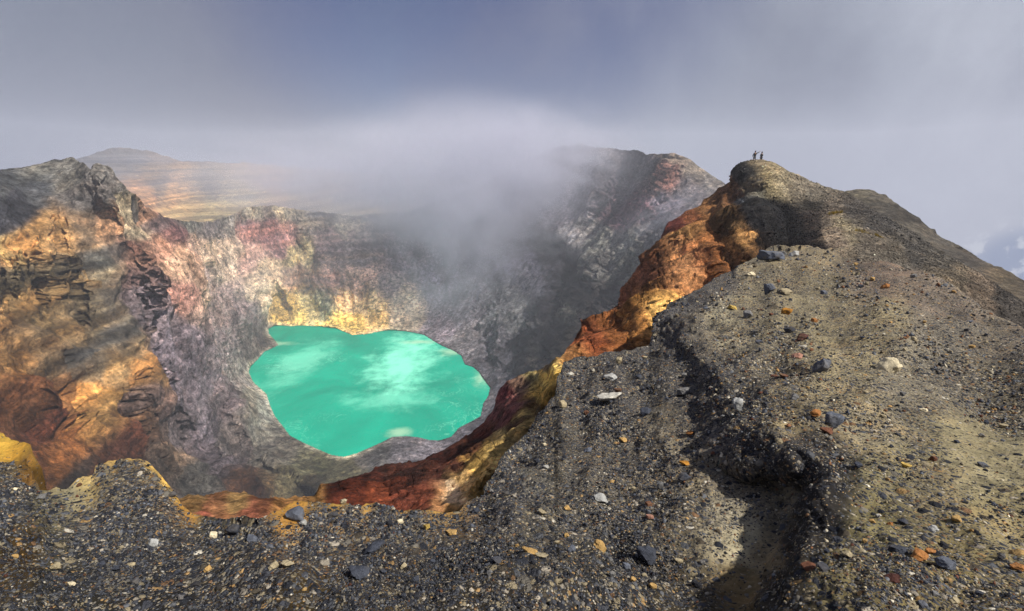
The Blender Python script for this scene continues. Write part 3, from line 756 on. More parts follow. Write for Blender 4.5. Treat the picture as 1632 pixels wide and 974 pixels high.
# outer slope of the volcano beyond the ridge
slope_l = Layer('slope', 1290, 1950, 460, 230, [(1290, 330), (1335, 312), (1350, 306), (1365, 303), (1385, 303), (1410, 311), (1440, 333), (1470, 355), (1500, 378), (1550, 406), (1600, 432), (1632, 446), (1750, 505), (1950, 610)],
                [(1290, 380), (1400, 430), (1500, 500), (1632, 600), (1950, 780)],
                [(1290, 340, 120), (1360, 313, 122), (1440, 340, 118), (1500, 380, 112), (1632, 448, 96), (1632, 525, 58), (1500, 445, 78), (1400, 360, 104), (1350, 345, 108), (1800, 600, 60), (1950, 612, 85), (1500, 500, 60), (1632, 600, 44), (1950, 780, 40), (1300, 380, 95)],
                C_((1360, 320, (98, 90, 70)), (1400, 340, (86, 80, 68)), (1450, 370, (86, 79, 67)), (1500, 400, (80, 74, 64)), (1550, 440, (76, 70, 62)), (1600, 460, (92, 80, 58)), (1632, 480, (86, 76, 59)), (1500, 430, (70, 65, 60)), (1580, 475, (112, 86, 52)), (1600, 500, (115, 90, 52)),
                   (1632, 520, (70, 62, 55)), (1800, 560, (85, 76, 62))),
                (0.15, 0.3, 8), jitter=0.5, warp=10)
slope_l.positions(); slope_l.normals(); slope_l.colours()
lum = (slope_l.C @ np.array([0.3, 0.55, 0.15], np.float32))[:, None]
slope_l.C = (lum + (slope_l.C - lum) * 0.7) * 0.9
Pf = slope_l.P.reshape(-1, 3)
gul = np.zeros(len(Pf))
strk = np.zeros(len(Pf))
dn = (Pf[:, 0] - 70) * 0.35 - Pf[:, 1] * 0.94
for lam, a in ((9, 0.9), (4, 0.5), (2, 0.25)):
    q = np.stack([dn / lam, (Pf[:, 0] * 0.94 + Pf[:, 1] * 0.35) / (lam * 9), Pf[:, 2] * 0 + lam], 1)
    gul += a * (0.4 - 1.6 * np.abs(gnoise(q)))
    strk += gnoise(q * 1.6 + 20) * 0.7
slope_l.displace(slope_l.fractal([16, 8, 4, 2, 1], 0.03) + gul.reshape(slope_l.P.shape[:2]) * 0.7)
slope_ob = slope_l.build(rock_material('outer_slope_ash', 1.6, 1.0, contrast=0.5), {'streak': strk}, gain=1.0)

# ================================================================== THE NEAR RIM: gravel ground
ground_crest = [(-300, 690), (-60, 690), (0, 692), (14, 700), (34, 714), (44, 735), (49, 762), (58, 780), (75, 782), (90, 776), (105, 782), (125, 766), (150, 762), (156, 746), (175, 737), (205, 733), (225, 735), (240, 747),
                (260, 765), (278, 785), (290, 805), (305, 817), (330, 826), (370, 830), (410, 831), (425, 822), (445, 815), (460, 805), (475, 801), (500, 802), (560, 806), (600, 808), (620, 815), (660, 818),
                (690, 820), (730, 815), (750, 802), (770, 790), (780, 765), (795, 745), (815, 720), (840, 690), (855, 665), (870, 650), (884, 630), (890, 600), (900, 578), (920, 572), (960, 565), (1000, 560),
                (1035, 550), (1045, 530), (1055, 505), (1065, 488), (1090, 478), (1110, 465), (1140, 447), (1165, 437), (1185, 418), (1210, 408), (1240, 400), (1270, 393), (1290, 390), (1310, 396), (1340, 400),
                (1400, 412), (1450, 432), (1500, 452), (1560, 488), (1632, 525), (1750, 585), (1900, 665), (2100, 770)]
ground_r = [(-300, 1150, 2.6), (400, 1150, 1.4), (816, 1150, 1.2), (1400, 1150, 1.7), (1900, 1150, 2.8), (816, 974, 1.8), (400, 974, 2.2), (0, 974, 3.1), (-300, 974, 3.8), (1200, 974, 2.2), (1400, 974, 2.25), (1632, 974, 2.9), (1900, 974, 3.8),
            (0, 870, 4.2), (400, 870, 2.9), (816, 870, 2.45), (560, 808, 3.6), (220, 745, 5.6), (330, 828, 4.0), (100, 785, 5.6), (0, 760, 6.0), (0, 700, 8.6), (-300, 700, 9.5), (-300, 820, 5.5), (700, 820, 3.4), (800, 745, 5.0),
            (870, 655, 7.4), (905, 580, 10.5), (1035, 552, 13), (1060, 500, 17), (1165, 438, 24), (1240, 402, 29), (1290, 392, 31), (1200, 600, 7.8), (1300, 500, 15.5), (1420, 577, 9.6), (1632, 600, 11.2), (1632, 527, 18), (1500, 454, 26),
            (1400, 414, 30), (1632, 800, 4.9), (1480, 750, 5.0), (1330, 760, 4.2), (1200, 680, 5.2), (1000, 750, 4.25), (1000, 620, 8.0), (1000, 870, 2.75), (1180, 900, 2.7), (1200, 500, 15), (1900, 680, 9), (1900, 800, 5.4), (1100, 560, 11), (1320, 640, 6.4)]
ground_c = C_(
    (20, 720, (191, 151, 66), 0.02), (8, 702, (211, 174, 78), 0.0), (40, 745, (140, 106, 54), 0.05), (-100, 740, (132, 106, 65), .2), (10, 755, (95, 85, 65), .6), (20, 785, (75, 74, 72), .9),
    (100, 784, (168, 159, 127), .15), (90, 778, (179, 165, 124), .1), (130, 770, (192, 170, 114), .1), (163, 742, (219, 179, 103), 0), (180, 739, (223, 185, 108), 0), (205, 737, (223, 185, 109), 0), (228, 740, (223, 186, 110), 0), (246, 753, (225, 186, 103), 0), (263, 771, (226, 184, 97), 0),
    (279, 789, (220, 176, 85), 0), (290, 806, (199, 147, 66), 0), (152, 752, (212, 173, 102), 0), (200, 756, (66, 67, 70), .95), (225, 758, (62, 63, 66), .95), (245, 775, (62, 62, 66), .95), (265, 795, (60, 60, 64), .95), (278, 812, (64, 64, 66), .9), (165, 762, (95, 96, 88), .7),
    (465, 803, (191, 144, 71), .1), (475, 804, (190, 142, 70), .1), (530, 806, (201, 156, 74), .05), (560, 808, (196, 151, 70), .05), (585, 809, (191, 146, 69), .1), (645, 818, (190, 142, 63), .1), (670, 820, (191, 146, 69), .1), (500, 803, (123, 101, 64), .5),
    (515, 814, (70, 71, 72), .9), (560, 820, (86, 86, 84), .9), (660, 832, (92, 92, 88), .9), (610, 822, (92, 92, 88), .9),
    (70, 820, (112, 106, 84), .55), (0, 820, (66, 67, 68), .8), (200, 820, (60, 62, 66), .95), (100, 900, (80, 77, 64), .7), (300, 880, (58, 58, 60), .85), (30, 900, (74, 58, 32), .5), (150, 860, (72, 72, 72), .85), (250, 850, (62, 63, 66), .95), (340, 850, (92, 88, 72), .7), (400, 850, (56, 57, 62), .9),
    (500, 850, (78, 79, 78), .9), (650, 850, (86, 85, 80), .9), (600, 900, (54, 55, 60), .9), (400, 930, (56, 50, 42), .8), (600, 950, (88, 74, 50), .7), (100, 960, (58, 55, 48), .8), (250, 950, (48, 46, 44), .8), (750, 960, (52, 47, 38), .8), (700, 900, (62, 61, 60), .9), (500, 960, (78, 66, 42), .6),
    (850, 750, (96, 93, 84), .8), (800, 770, (62, 64, 70), .95), (830, 720, (58, 60, 67), .95), (860, 680, (60, 62, 68), .95), (900, 700, (102, 97, 86), .7), (1000, 720, (114, 107, 92), .6), (950, 640, (72, 73, 76), .85), (1000, 590, (72, 73, 76), .9), (900, 600, (76, 77, 78), .9), (1080, 600, (66, 66, 68), .85), (900, 850, (90, 86, 76), .8),
    (1000, 900, (52, 49, 43), .8), (1100, 800, (102, 93, 75), .6), (1180, 860, (150, 141, 116), .15), (1160, 830, (140, 131, 110), .25), (1180, 930, (86, 75, 54), .1), (1220, 880, (112, 100, 78), .1), (1250, 800, (92, 85, 70), .3), (1100, 950, (60, 54, 43), .5), (1150, 760, (90, 84, 72), .5), (1050, 700, (112, 104, 88), .6), (1200, 780, (96, 88, 74), .35),
    (1270, 735, (36, 35, 36), .5), (1300, 770, (30, 29, 30), .4), (1235, 725, (42, 41, 42), .5), (1310, 760, (32, 30, 30), .4), (1295, 820, (32, 30, 29), .4), (1275, 880, (36, 33, 31), .4), (1250, 940, (38, 35, 31), .4), (1165, 655, (42, 41, 42), .6), (1140, 615, (48, 47, 48), .7), (1195, 700, (42, 41, 42), .6), (1150, 640, (68, 66, 66), .75), (1120, 600, (96, 94, 92), .7), (1170, 700, (70, 67, 66), .6), (1230, 730, (66, 64, 62), .6),  # gully wall: dark scoria, its shade painted into the near-black points
    (1150, 520, (152, 143, 116), .7), (1120, 530, (120, 112, 96), .8), (1200, 480, (143, 133, 104), .6), (1300, 480, (133, 123, 95), .6), (1400, 520, (132, 121, 92), .6), (1500, 550, (117, 111, 98), .6), (1600, 600, (117, 109, 90), .65), (1250, 600, (123, 113, 87), .7), (1350, 620, (123, 113, 87), .65), (1450, 600, (122, 115, 98), .5),
    (1250, 690, (132, 119, 89), .7), (1400, 690, (130, 121, 98), .35), (1550, 730, (138, 129, 101), .12), (1600, 760, (138, 129, 101), .15), (1480, 780, (118, 109, 84), .5), (1600, 820, (127, 117, 87), .3), (1400, 850, (107, 99, 69), .6), (1500, 900, (112, 101, 69), .5), (1350, 930, (102, 93, 65), .65), (1600, 950, (97, 87, 61), .6), (1420, 740, (121, 113, 84), .5),
    (1400, 430, (112, 95, 82), .6), (1250, 425, (138, 125, 96), .6), (1290, 400, (138, 125, 98), .5), (1090, 482, (56, 58, 64), .95), (1130, 462, (56, 58, 66), .95), (1165, 440, (62, 63, 70), .9), (1215, 412, (132, 122, 98), .6), (1070, 510, (70, 70, 74), .9), (1080, 540, (72, 72, 76), .9), (1185, 440, (130, 120, 95), .7), (1110, 490, (70, 70, 74), .9), (1500, 480, (108, 96, 84), .6), (1632, 560, (110, 100, 86), .6), (1800, 700, (118, 108, 86), .5))
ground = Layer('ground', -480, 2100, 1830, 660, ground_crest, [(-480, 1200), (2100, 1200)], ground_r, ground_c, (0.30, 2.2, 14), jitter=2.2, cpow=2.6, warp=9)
# the washed-out gully: its bank drops along this lip
LIP = [(1050, 470), (1066, 500), (1085, 525), (1118, 555), (1140, 600), (1178, 650), (1202, 690), (1262, 708), (1322, 742), (1326, 790), (1308, 850), (1282, 920), (1252, 990), (1190, 1110)]
q3 = np.stack([ground.PX.ravel() / 38, ground.PY.ravel() / 38, np.zeros(ground.PX.size)], 1)
wx = (gnoise(q3) * 9 + gnoise(q3 * 2.6) * 6 + gnoise(q3 * 6) * 3).reshape(ground.PX.shape)
wy = (gnoise(q3 + 50) * 9 + gnoise(q3 * 2.6 + 50) * 6 + gnoise(q3 * 6 + 50) * 3).reshape(ground.PX.shape)
sdl, tl = line_sd(LIP, ground.PX + wx, ground.PY + wy)
inside = np.clip(sdl, 0, None)
lv = ground.PY + wy * 0.5
amp = np.interp(lv, [440, 500, 560, 640, 700, 750, 850, 960, 1100], [0.0, 0.05, 0.08, 0.12, 0.17, 0.20, 0.20, 0.19, 0.16])
wid = np.interp(lv, [470, 550, 640, 700, 740, 800, 1000], [16, 34, 62, 92, 105, 72, 60])
drop = amp * sstep(0, 1, inside / wid) * np.exp(-np.clip(inside - wid, 0, None) / np.interp(lv, [480, 600, 720, 800, 1000], [60, 120, 200, 260, 260]))
ground.R = ground.R * (1 + np.where(sdl > 0, drop, 0))
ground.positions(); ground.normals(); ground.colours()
calm = 0.5 + 0.5 * np.clip(ground.A, 0, 1) + 0.5 * sstep(75, 50, ground.PXf.ravel())
calm = calm.reshape(ground.P.shape[:2])
D = ground.fractal([6, 3, 1.5, 0.75, 0.37, 0.18, 0.09, 0.045, 0.022, 0.011], 0.17, billow=0.6, near=0.2, H=0.85, lam0=1.0)
Pf = ground.P.reshape(-1, 3)
Rf = np.linalg.norm(Pf, axis=1)
az = np.arctan2(Pf[:, 0], Pf[:, 1])
gul = np.zeros(len(Pf))
for lam in (0.11, 0.055, 0.027):
    q = np.stack([(az + 0.04 * gnoise(Pf / (0.5 + 0.2 * Rf[:, None]))) / lam, np.log(Rf) / (lam * 4.5), np.full(len(Pf), lam * 100)], 1)
    gul += lam * 0.05 * (0.35 - 1.5 * np.abs(gnoise(q)))
left = sstep(1130, 1000, ground.PXf) * 0.9 + 0.1
D += (gul * Rf).reshape(D.shape) * left
mot = np.zeros(len(Pf))
for lam, a in ((0.22, 0.8), (0.1, 0.7), (0.045, 0.55)):
    mot += a * gnoise(Pf / (Rf[:, None] * lam + 0.05) + 7 * lam)
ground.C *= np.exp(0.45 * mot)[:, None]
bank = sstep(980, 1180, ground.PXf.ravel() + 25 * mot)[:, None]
ground.C *= (0.66 + 0.44 * bank - 0.26 * (1 - bank) * sstep(820, 930, ground.PYf.ravel() + 40 * mot)[:, None])  # vignette-like shade at lower left is put into the ground colour
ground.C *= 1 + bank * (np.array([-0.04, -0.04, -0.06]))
ground.A = np.clip(ground.A * (1 - 0.35 * mot), 0.0, 1.0)
D += (mot * Rf * 0.014 + np.clip(gnoise(Pf / (Rf[:, None] * 0.33 + 0.1) + 90), -1, 1) * Rf * 0.03 * sstep(1060, 900, ground.PXf.ravel())).reshape(D.shape)
edge = np.ones(ground.P.shape[:2])
edge[ground.nrow:] *= 0.5
edge[:ground.nrow] *= 0.5 + 0.5 * sstep(0, 14, ground.PY - ground.top[None])
lip = np.concatenate([np.exp(-(sdl / 55.0) ** 2), np.zeros((14, ground.ncol))], 0)
ground.displace(D * calm * edge * (1 + 0.25 * lip))
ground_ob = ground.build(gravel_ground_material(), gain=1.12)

# ================================================================== STONES
PAL = {'dark slate': (62, 66, 76), 'blue-grey': (88, 93, 104), 'grey': (112, 112, 112), 'pale grey': (165, 166, 164), 'white': (190, 187, 176), 'cream': (200, 188, 158),
       'beige': (160, 148, 120), 'tan': (172, 140, 88), 'ochre': (160, 112, 45), 'yellow': (186, 158, 86), 'orange': (158, 108, 62), 'rust': (100, 66, 50), 'salmon': (150, 112, 96), 'dark red': (74, 46, 40), 'black': (40, 41, 46)}
stone_mats = {}


def stone_material(nm):
    if nm in stone_mats:
        return stone_mats[nm]
    m = bpy.data.materials.new(nm.replace(' ', '_').replace('-', '_') + '_stone')
    m.use_nodes = True
    t = NT(m.node_tree)
    pos = t.n('ShaderNodeNewGeometry').outputs['Position']
    base = lin3(PAL[nm])
    a = t.noise(pos, 7.0, 9, 0.7, 0.3)
    b = t.noise(pos, 40.0, 6, 0.7)
    v = t.math('MULTIPLY', t.range(a, 0.28, 0.72, 0.5, 1.4), t.range(b, 0.3, 0.7, 0.75, 1.25))
    c = t.mix(1.0, base, t.n('ShaderNodeCombineColor', {0: v, 1: v, 2: v}).outputs[0], 'MULTIPLY')
    c = t.mix(t.range(t.noise(pos, 3.0, 6, 0.6), 0.5, 0.72, 0, 0.5), c, lin3((120, 108, 84)))
    h = t.math('ADD', t.math('MULTIPLY', a, 0.03), t.math('MULTIPLY', b, 0.008))
    bp = t.n('ShaderNodeBump', {'Height': h, 'Strength': 1.0, 'Distance': 1.0})
    bs = t.n('ShaderNodeBsdfPrincipled', {'Base Color': c, 'Roughness': 0.92, 'Specular IOR Level': 0.2, 'Normal': bp.outputs[0]})
    t.n('ShaderNodeOutputMaterial', {'Surface': bs.outputs[0]})
    stone_mats[nm] = m
    return m


def stone_mesh(seed, sub=4, chips=13):
    """an angular volcanic stone: a lumpy ball with flat chips struck off"""
    r = np.random.default_rng(seed)
    bm = bmesh.new()
    bmesh.ops.create_icosphere(bm, subdivisions=sub, radius=1.0)
    V = np.array([v.co[:] for v in bm.verts])
    V = V * (1 + 0.28 * gnoise(V * 0.9 + seed * 3.1))[:, None]
    for _ in range(chips):
        n = r.normal(size=3)
        n /= np.linalg.norm(n)
        lim = r.uniform(0.42, 0.8)
        d = V @ n
        V = V - np.outer(np.clip(d - lim, 0, None) * 0.92, n)
    V = V * (1 + 0.16 * gnoise(V * 2.2 + seed) + 0.10 * gnoise(V * 4.6 + seed) + 0.05 * gnoise(V * 9 + seed))[:, None]
    V *= np.array([1, r.uniform(0.7, 0.95), r.uniform(0.55, 0.8)])
    for v, p in zip(bm.verts, V):
        v.co = p
    me = bpy.data.meshes.new('stone')
    bm.to_mesh(me); bm.free()
    me.polygons.foreach_set('use_smooth', np.ones(len(me.polygons), bool))
    try:
        me.set_sharp_from_angle(angle=rad(38))
    except Exception:
        pass
    return me


base_meshes = [stone_mesh(k + 1) for k in range(10)]
variants = {}


def stone(px, py, wpx, hpx, colour, label, group, lay=None, tilt=None, sink=0.15):
    lay = lay or ground
    p, n = lay.at(px, py)
    rng = p.length
    depth = abs(p.y * CP - p.z * SP)
    sx = wpx * depth / F / 2
    sz_ = max(hpx, 0.45 * wpx) * depth / F / 2
    k = random.randrange(len(base_meshes))
    key = (k, colour)
    if key not in variants:
        me = base_meshes[k].copy()
        me.materials.clear()
        me.materials.append(stone_material(colour))
        variants[key] = me
    o = bpy.data.objects.new('boulder' if wpx >= 20 else 'stone', variants[key])
    zax = (n * 0.6 + Vector((0, 0, 1)) * 0.4).normalized()
    xax = Vector((1, 0, 0)).cross(zax).cross(zax).normalized()
    xax = (Vector((1, 0, 0)) - zax * zax.x).normalized()
    yax = zax.cross(xax)
    ang_ = tilt if tilt is not None else random.uniform(-0.35, 0.35)
    M = Matrix((xax, yax, zax)).transposed() @ Matrix.Rotation(ang_, 3, 'Z') @ Matrix.Rotation(random.uniform(-.2, .2), 3, 'X')
    o.rotation_euler = M.to_euler()
    hz = sz_ / 0.68 * (1.0 if hpx < wpx * 0.9 else 1.15)
    o.scale = (sx * 1.08, max(sx, sz_) * 0.98, hz)
    o.location = p + zax * hz * 0.68 * (1 - 2 * sink) * 0.9
    COL.objects.link(o)
    o['label'] = label
    o['category'] = 'rock'
    o['group'] = group
    return o


BIG = 'boulders lying on the crater rim'
named = [
    (1420, 577, 40, 30, 'cream', 'large cream boulder lying alone on the brown gravel slope', 'cream boulder'),
    (1222, 428, 42, 26, 'blue-grey', 'large rounded blue-grey boulder near the crest above the orange cliff', 'crest boulder'),
    (1266, 416, 17, 14, 'pale grey', 'pale grey stone just right of the large crest boulder', 'pale crest stone'),
    (1247, 411, 14, 14, 'grey', 'grey stone directly above the large crest boulder, near the skyline of the mound', None),
    (1197, 444, 16, 8, 'cream', 'flat cream stone at the lower left of the large crest boulder', None),
    (1226, 472, 18, 22, 'blue-grey', 'upright blue-grey stone on the slope below the large crest boulder', 'upright blue-grey stone'),
    (1252, 474, 24, 11, 'beige', 'flat beige stone touching the upright blue-grey stone on its right', None),
    (1165, 497, 15, 10, 'yellow', 'small bright yellow stone near the pale edge of the upper bank', 'yellow stone'),
    (1189, 501, 18, 18, 'grey', 'lumpy grey stone right of the small bright yellow stone', None),
    (1251, 508, 21, 14, 'ochre', 'ochre brown boulder on the upper bank between two grey stones', 'ochre boulder'),
    (1258, 525, 15, 10, 'dark slate', 'dark slate stone just below the ochre brown boulder', None),
    (1298, 518, 11, 9, 'orange', 'small orange stone right of the ochre brown boulder', None),
    (1210, 549, 15, 9, 'blue-grey', 'small smooth blue-grey stone on the bank above the gully head', None),
    (1281, 541, 24, 14, 'dark red', 'dark red-brown crumbly boulder above the white-topped stone', 'dark red boulder'),
    (1280, 557, 11, 10, 'white', 'small white stone below the dark red-brown crumbly boulder', None),
    (1270, 572, 17, 13, 'salmon', 'salmon pink rounded stone on the brown bank', 'salmon stone'),
    (1311, 598, 26, 26, 'blue-grey', 'tall angular blue-grey boulder on the bank left of the cream boulder', 'angular boulder'),
    (1233, 595, 18, 13, 'rust', 'rust red stone in the patch of reddish rubble above the gully', None),
    (1247, 603, 15, 10, 'rust', 'second rust red stone in the reddish rubble, right of its twin above the gully', None),
    (1323, 687, 36, 28, 'blue-grey', 'big blue-grey boulder perched above the dark gully lip', 'lip boulder'),
    (1316, 704, 20, 11, 'rust', 'rust orange slab wedged under the boulder perched above the gully lip', None),
    (1300, 664, 20, 13, 'orange', 'orange stone just above the boulder perched at the gully lip', None),
    (1268, 637, 17, 13, 'grey', 'grey stone on brown gravel halfway between salmon stone and gully lip', None),
    (1412, 459, 13, 11, 'orange', 'orange-tan stone alone high on the right gravel slope', 'high orange stone'),
    (971, 639, 38, 15, 'white', 'long white splinter of rock on the dark gravel', 'white splinter'),
    (986, 632, 12, 11, 'rust', 'small rust red stone at the upper end of the long white splinter', None),
    (1174, 650, 21, 21, 'pale grey', 'pale grey boulder lodged on the gully lip', 'pale lip boulder'),
    (1088, 633, 25, 19, 'grey', 'rounded grey boulder in the upper gully, left of the pale lip boulder', 'gully boulder'),
    (973, 605, 20, 12, 'pale grey', 'pale grey flat block on dark gravel above the long white splinter', None),
    (987, 585, 13, 12, 'beige', 'beige-grey rounded stone near the rim above the pale flat block', None),
    (908, 590, 11, 9, 'white', 'small white stone at the rim beside the yellow pillar', None),
    (900, 657, 15, 14, 'beige', 'beige stone on dark gravel just right of the yellow pillar foot', None),
    (933, 656, 11, 9, 'rust', 'small rust stone left of the long white splinter', None),
    (1029, 667, 22, 12, 'dark slate', 'flat dark slate slab right of and below the long white splinter', 'slate slab'),
    (1101, 695, 12, 10, 'orange', 'small orange stone in the gully below the rounded grey boulder', None),
    (1092, 754, 15, 9, 'ochre', 'ochre stone on the left flank of the gully, above a dark slate cluster', None),
    (1092, 775, 24, 18, 'dark slate', 'dark slate boulder on the left flank of the gully under the ochre stone', 'flank boulder'),
    (955, 803, 26, 10, 'pale grey', 'pale greenish slab lying flat in the lower middle gravel', 'pale slab'),
    (903, 815, 13, 11, 'tan', 'tan rounded pebble left of the pale greenish slab', None),
    (1035, 809, 13, 10, 'rust', 'rust red pebble right of the pale greenish slab', None),
    (1034, 825, 14, 11, 'salmon', 'salmon pebble just under the rust red pebble near the pale slab', None),
    (1055, 786, 15, 13, 'grey', 'grey stone above right of the pale greenish slab', None),
    (1030, 884, 32, 32, 'dark slate', 'dark upright block of slate in the bottom middle foreground', 'slate block'),
    (952, 886, 25, 21, 'tan', 'angular tan boulder left of the dark upright slate block', 'tan boulder'),
    (970, 892, 14, 10, 'grey', 'small grey stone tucked against the angular tan boulder', None),
    (858, 903, 21, 10, 'beige', 'flat beige stone in front of a longer beige one in dark foreground gravel', None),
    (842, 892, 26, 11, 'tan', 'long tan slab behind the flat beige stone in dark foreground gravel', None),
    (467, 824, 36, 28, 'blue-grey', 'large blue-grey boulder on the near rim beside the orange hollow', 'rim boulder'),
    (484, 832, 15, 11, 'pale grey', 'small pale stone leaning on the right of the near rim boulder', None),
    (530, 824, 19, 12, 'dark slate', 'dark slate stone on the near rim, right of the large blue-grey rim boulder', None),
    (545, 805, 15, 9, 'cream', 'pale cream stone sitting on the yellow rim crust under the lake', None),
    (637, 843, 12, 9, 'cream', 'small cream stone in the gravel below the red slope', None),
    (720, 853, 21, 11, 'tan', 'tan orange stone in the gravel below the yellow sulphur bank', 'tan gravel stone'),
    (680, 857, 12, 10, 'yellow', 'small yellowish stone left of the tan orange stone in gravel', None),
    (598, 880, 33, 18, 'dark slate', 'broad low slate boulder in the dark lower foreground', 'broad slate boulder'),
    (439, 903, 19, 13, 'beige', 'left one of two beige stones side by side in the lower foreground', None),
    (458, 907, 20, 13, 'beige', 'right one of two beige stones side by side in the lower foreground', None),
    (338, 846, 16, 11, 'cream', 'angular cream stone below the orange hollow at the near rim', 'angular cream stone'),
    (372, 840, 28, 18, 'dark slate', 'dark blue boulder under the orange hollow, right of the angular cream stone', None),
    (398, 844, 19, 15, 'blue-grey', 'blue-grey stone touching the dark blue boulder under the orange hollow', None),
    (570, 922, 34, 18, 'dark slate', 'flat slate slab near the bottom edge below the broad slate boulder', None),
    (1425, 878, 30, 18, 'dark slate', 'dark wedge-shaped stone on the sandy ground left of the orange slab', 'dark wedge'),
    (1466, 889, 32, 13, 'orange', 'bright orange slab on the sandy ground at lower right', 'orange slab'),
    (1481, 880, 18, 8, 'orange', 'small orange stone behind the bright orange slab', None),
    (1506, 907, 32, 22, 'blue-grey', 'rough rounded blue-grey boulder right of the bright orange slab', 'rough boulder'),
    (1402, 893, 18, 9, 'black', 'thin black stone left of and below the dark wedge-shaped stone', None),
    (1296, 922, 28, 11, 'rust', 'long rust brown stone on the right edge of the gully near the bottom', 'rust edge stone'),
    (1320, 925, 23, 12, 'dark slate', 'dark grey stone right of the long rust brown stone at the gully edge', None),
    (1565, 747, 19, 10, 'blue-grey', 'blue-grey stone alone on the pale sand patch', 'sand patch stone'),
    (1482, 741, 13, 12, 'rust', 'rust stone at the left edge of the pale sand patch', None),
    (1438, 760, 15, 12, 'yellow', 'yellow-tan stone in gravel left of the pale sand patch', 'yellow-tan stone'),
    (1418, 826, 10, 8, 'orange', 'bright orange pebble in the dark gravel below the yellow-tan stone', None),
    (1488, 840, 17, 12, 'pale grey', 'pale grey stone above the bright orange slab at lower right', None),
    (1400, 815, 9, 7, 'white', 'tiny white pebble left of the bright orange pebble', None),
    (1624, 890, 22, 12, 'tan', 'tan orange stone at the right edge of the view', None),
    (1622, 913, 20, 12, 'orange', 'orange stone below the tan orange one at the right edge', None),
    (1425, 930, 23, 10, 'dark red', 'dark red flat stone below the dark wedge-shaped stone', None),
    (1505, 862, 20, 10, 'black', 'black stone between the pale grey stone and the rough boulder', None),
]
for (px, py, a, b, colr, lab, _s) in named:
    stone(px, py, a, b, colr, lab, BIG, tilt=(0.0 if a > 2.2 * b else None))

# smaller stones, told apart by the boulder they lie next to
marks = [(n[0], n[1], n[6]) for n in named if n[6]]
kinds = (['black'] * 5 + ['dark slate'] * 8 + ['blue-grey'] * 4 + ['grey'] * 4 + ['pale grey'] + ['beige'] * 3 + ['tan'] * 2 + ['cream'] + ['rust'])
taken = [(n[0], n[1], n[2]) for n in named]
count = 0
seen = {}
lines = [(1080, 480), (700, 840)]
while count < 130:
    px, py = random.uniform(10, 1622), random.uniform(420, 962)
    i = int(round((px - ground.x0) / (ground.x1 - ground.x0) * (ground.ncol - 1)))
    if py < ground.top[i] + 14:
        continue
    sz0 = random.choice([7, 8, 8, 9, 10, 11, 12, 14]) * (0.75 + 0.5 * (py - 400) / 560)
    s_in, _t = line_sd(LIP, np.array([px]), np.array([py]))
    if abs(s_in[0]) < 30 or (0 < s_in[0] < 150 and py > 740):
        continue
    if 1500 < px and 700 < py < 800 and random.random() < 0.8:
        continue
    if any((px - x) ** 2 + (py - y) ** 2 < (0.6 * (s + sz0) + 3) ** 2 for x, y, s in taken):
        continue
    taken.append((px, py, sz0))
    colr = random.choice(kinds)
    if px < 900 and colr in ('rust', 'orange', 'ochre') and random.random() < 0.6:
        colr = 'dark slate'
    mx, my, mn = min(marks, key=lambda q: (q[0] - px) ** 2 + (q[1] - py) ** 2)
    dx, dy = px - mx, py - my
    far_ = math.hypot(dx, dy)
    hor = 'right of' if dx > 0 else 'left of'
    ver = 'below' if dy > 0 else 'above'
    rel = hor if abs(dx) > 2.4 * abs(dy) else ver if abs(dy) > 2.4 * abs(dx) else ver + ' and ' + hor
    near_ = 'close ' if far_ < 45 else '' if far_ < 95 else 'well ' if far_ < 160 else 'far '
    size = 'tiny' if sz0 < 8 else 'small' if sz0 < 11 else 'medium'
    lab = f'{size} {colr} stone lying {near_}{rel} the {mn}'
    if lab in seen:
        lab2 = f'{size} {"flat" if random.random() < .5 else "blunt"} {colr} stone lying {near_}{rel} the {mn}'
        lab = lab2
    seen[lab] = seen.get(lab, 0) + 1
    flat = 'flat' in lab
    stone(px, py, sz0, sz0 * (0.45 if flat else random.uniform(0.6, 0.9)), colr, lab, 'loose stones on the rim gravel')
    count += 1

# gravel nobody could count: points on the ground carrying small stones
gm = bpy.data.materials.new('gravel_stone')
gm.use_nodes = True
t = NT(gm.node_tree)
gc = t.n('ShaderNodeAttribute', attribute_name='stone_colour', attribute_type='INSTANCER').outputs['Color']
pos = t.n('ShaderNodeNewGeometry').outputs['Position']
v = t.range(t.noise(pos, 30.0, 7, 0.7), 0.28, 0.72, 0.55, 1.4)
gc = t.mix(1.0, gc, t.n('ShaderNodeCombineColor', {0: v, 1: v, 2: v}).outputs[0], 'MULTIPLY')
bs = t.n('ShaderNodeBsdfPrincipled', {'Base Color': gc, 'Roughness': 0.93, 'Specular IOR Level': 0.2})
t.n('ShaderNodeOutputMaterial', {'Surface': bs.outputs[0]})
gcol = bpy.data.collections.new('gravel_shapes')
for k in range(8):
    me = stone_mesh(100 + k, sub=2, chips=7)
    me.materials.append(gm)
    gcol.objects.link(bpy.data.objects.new('pebble', me))

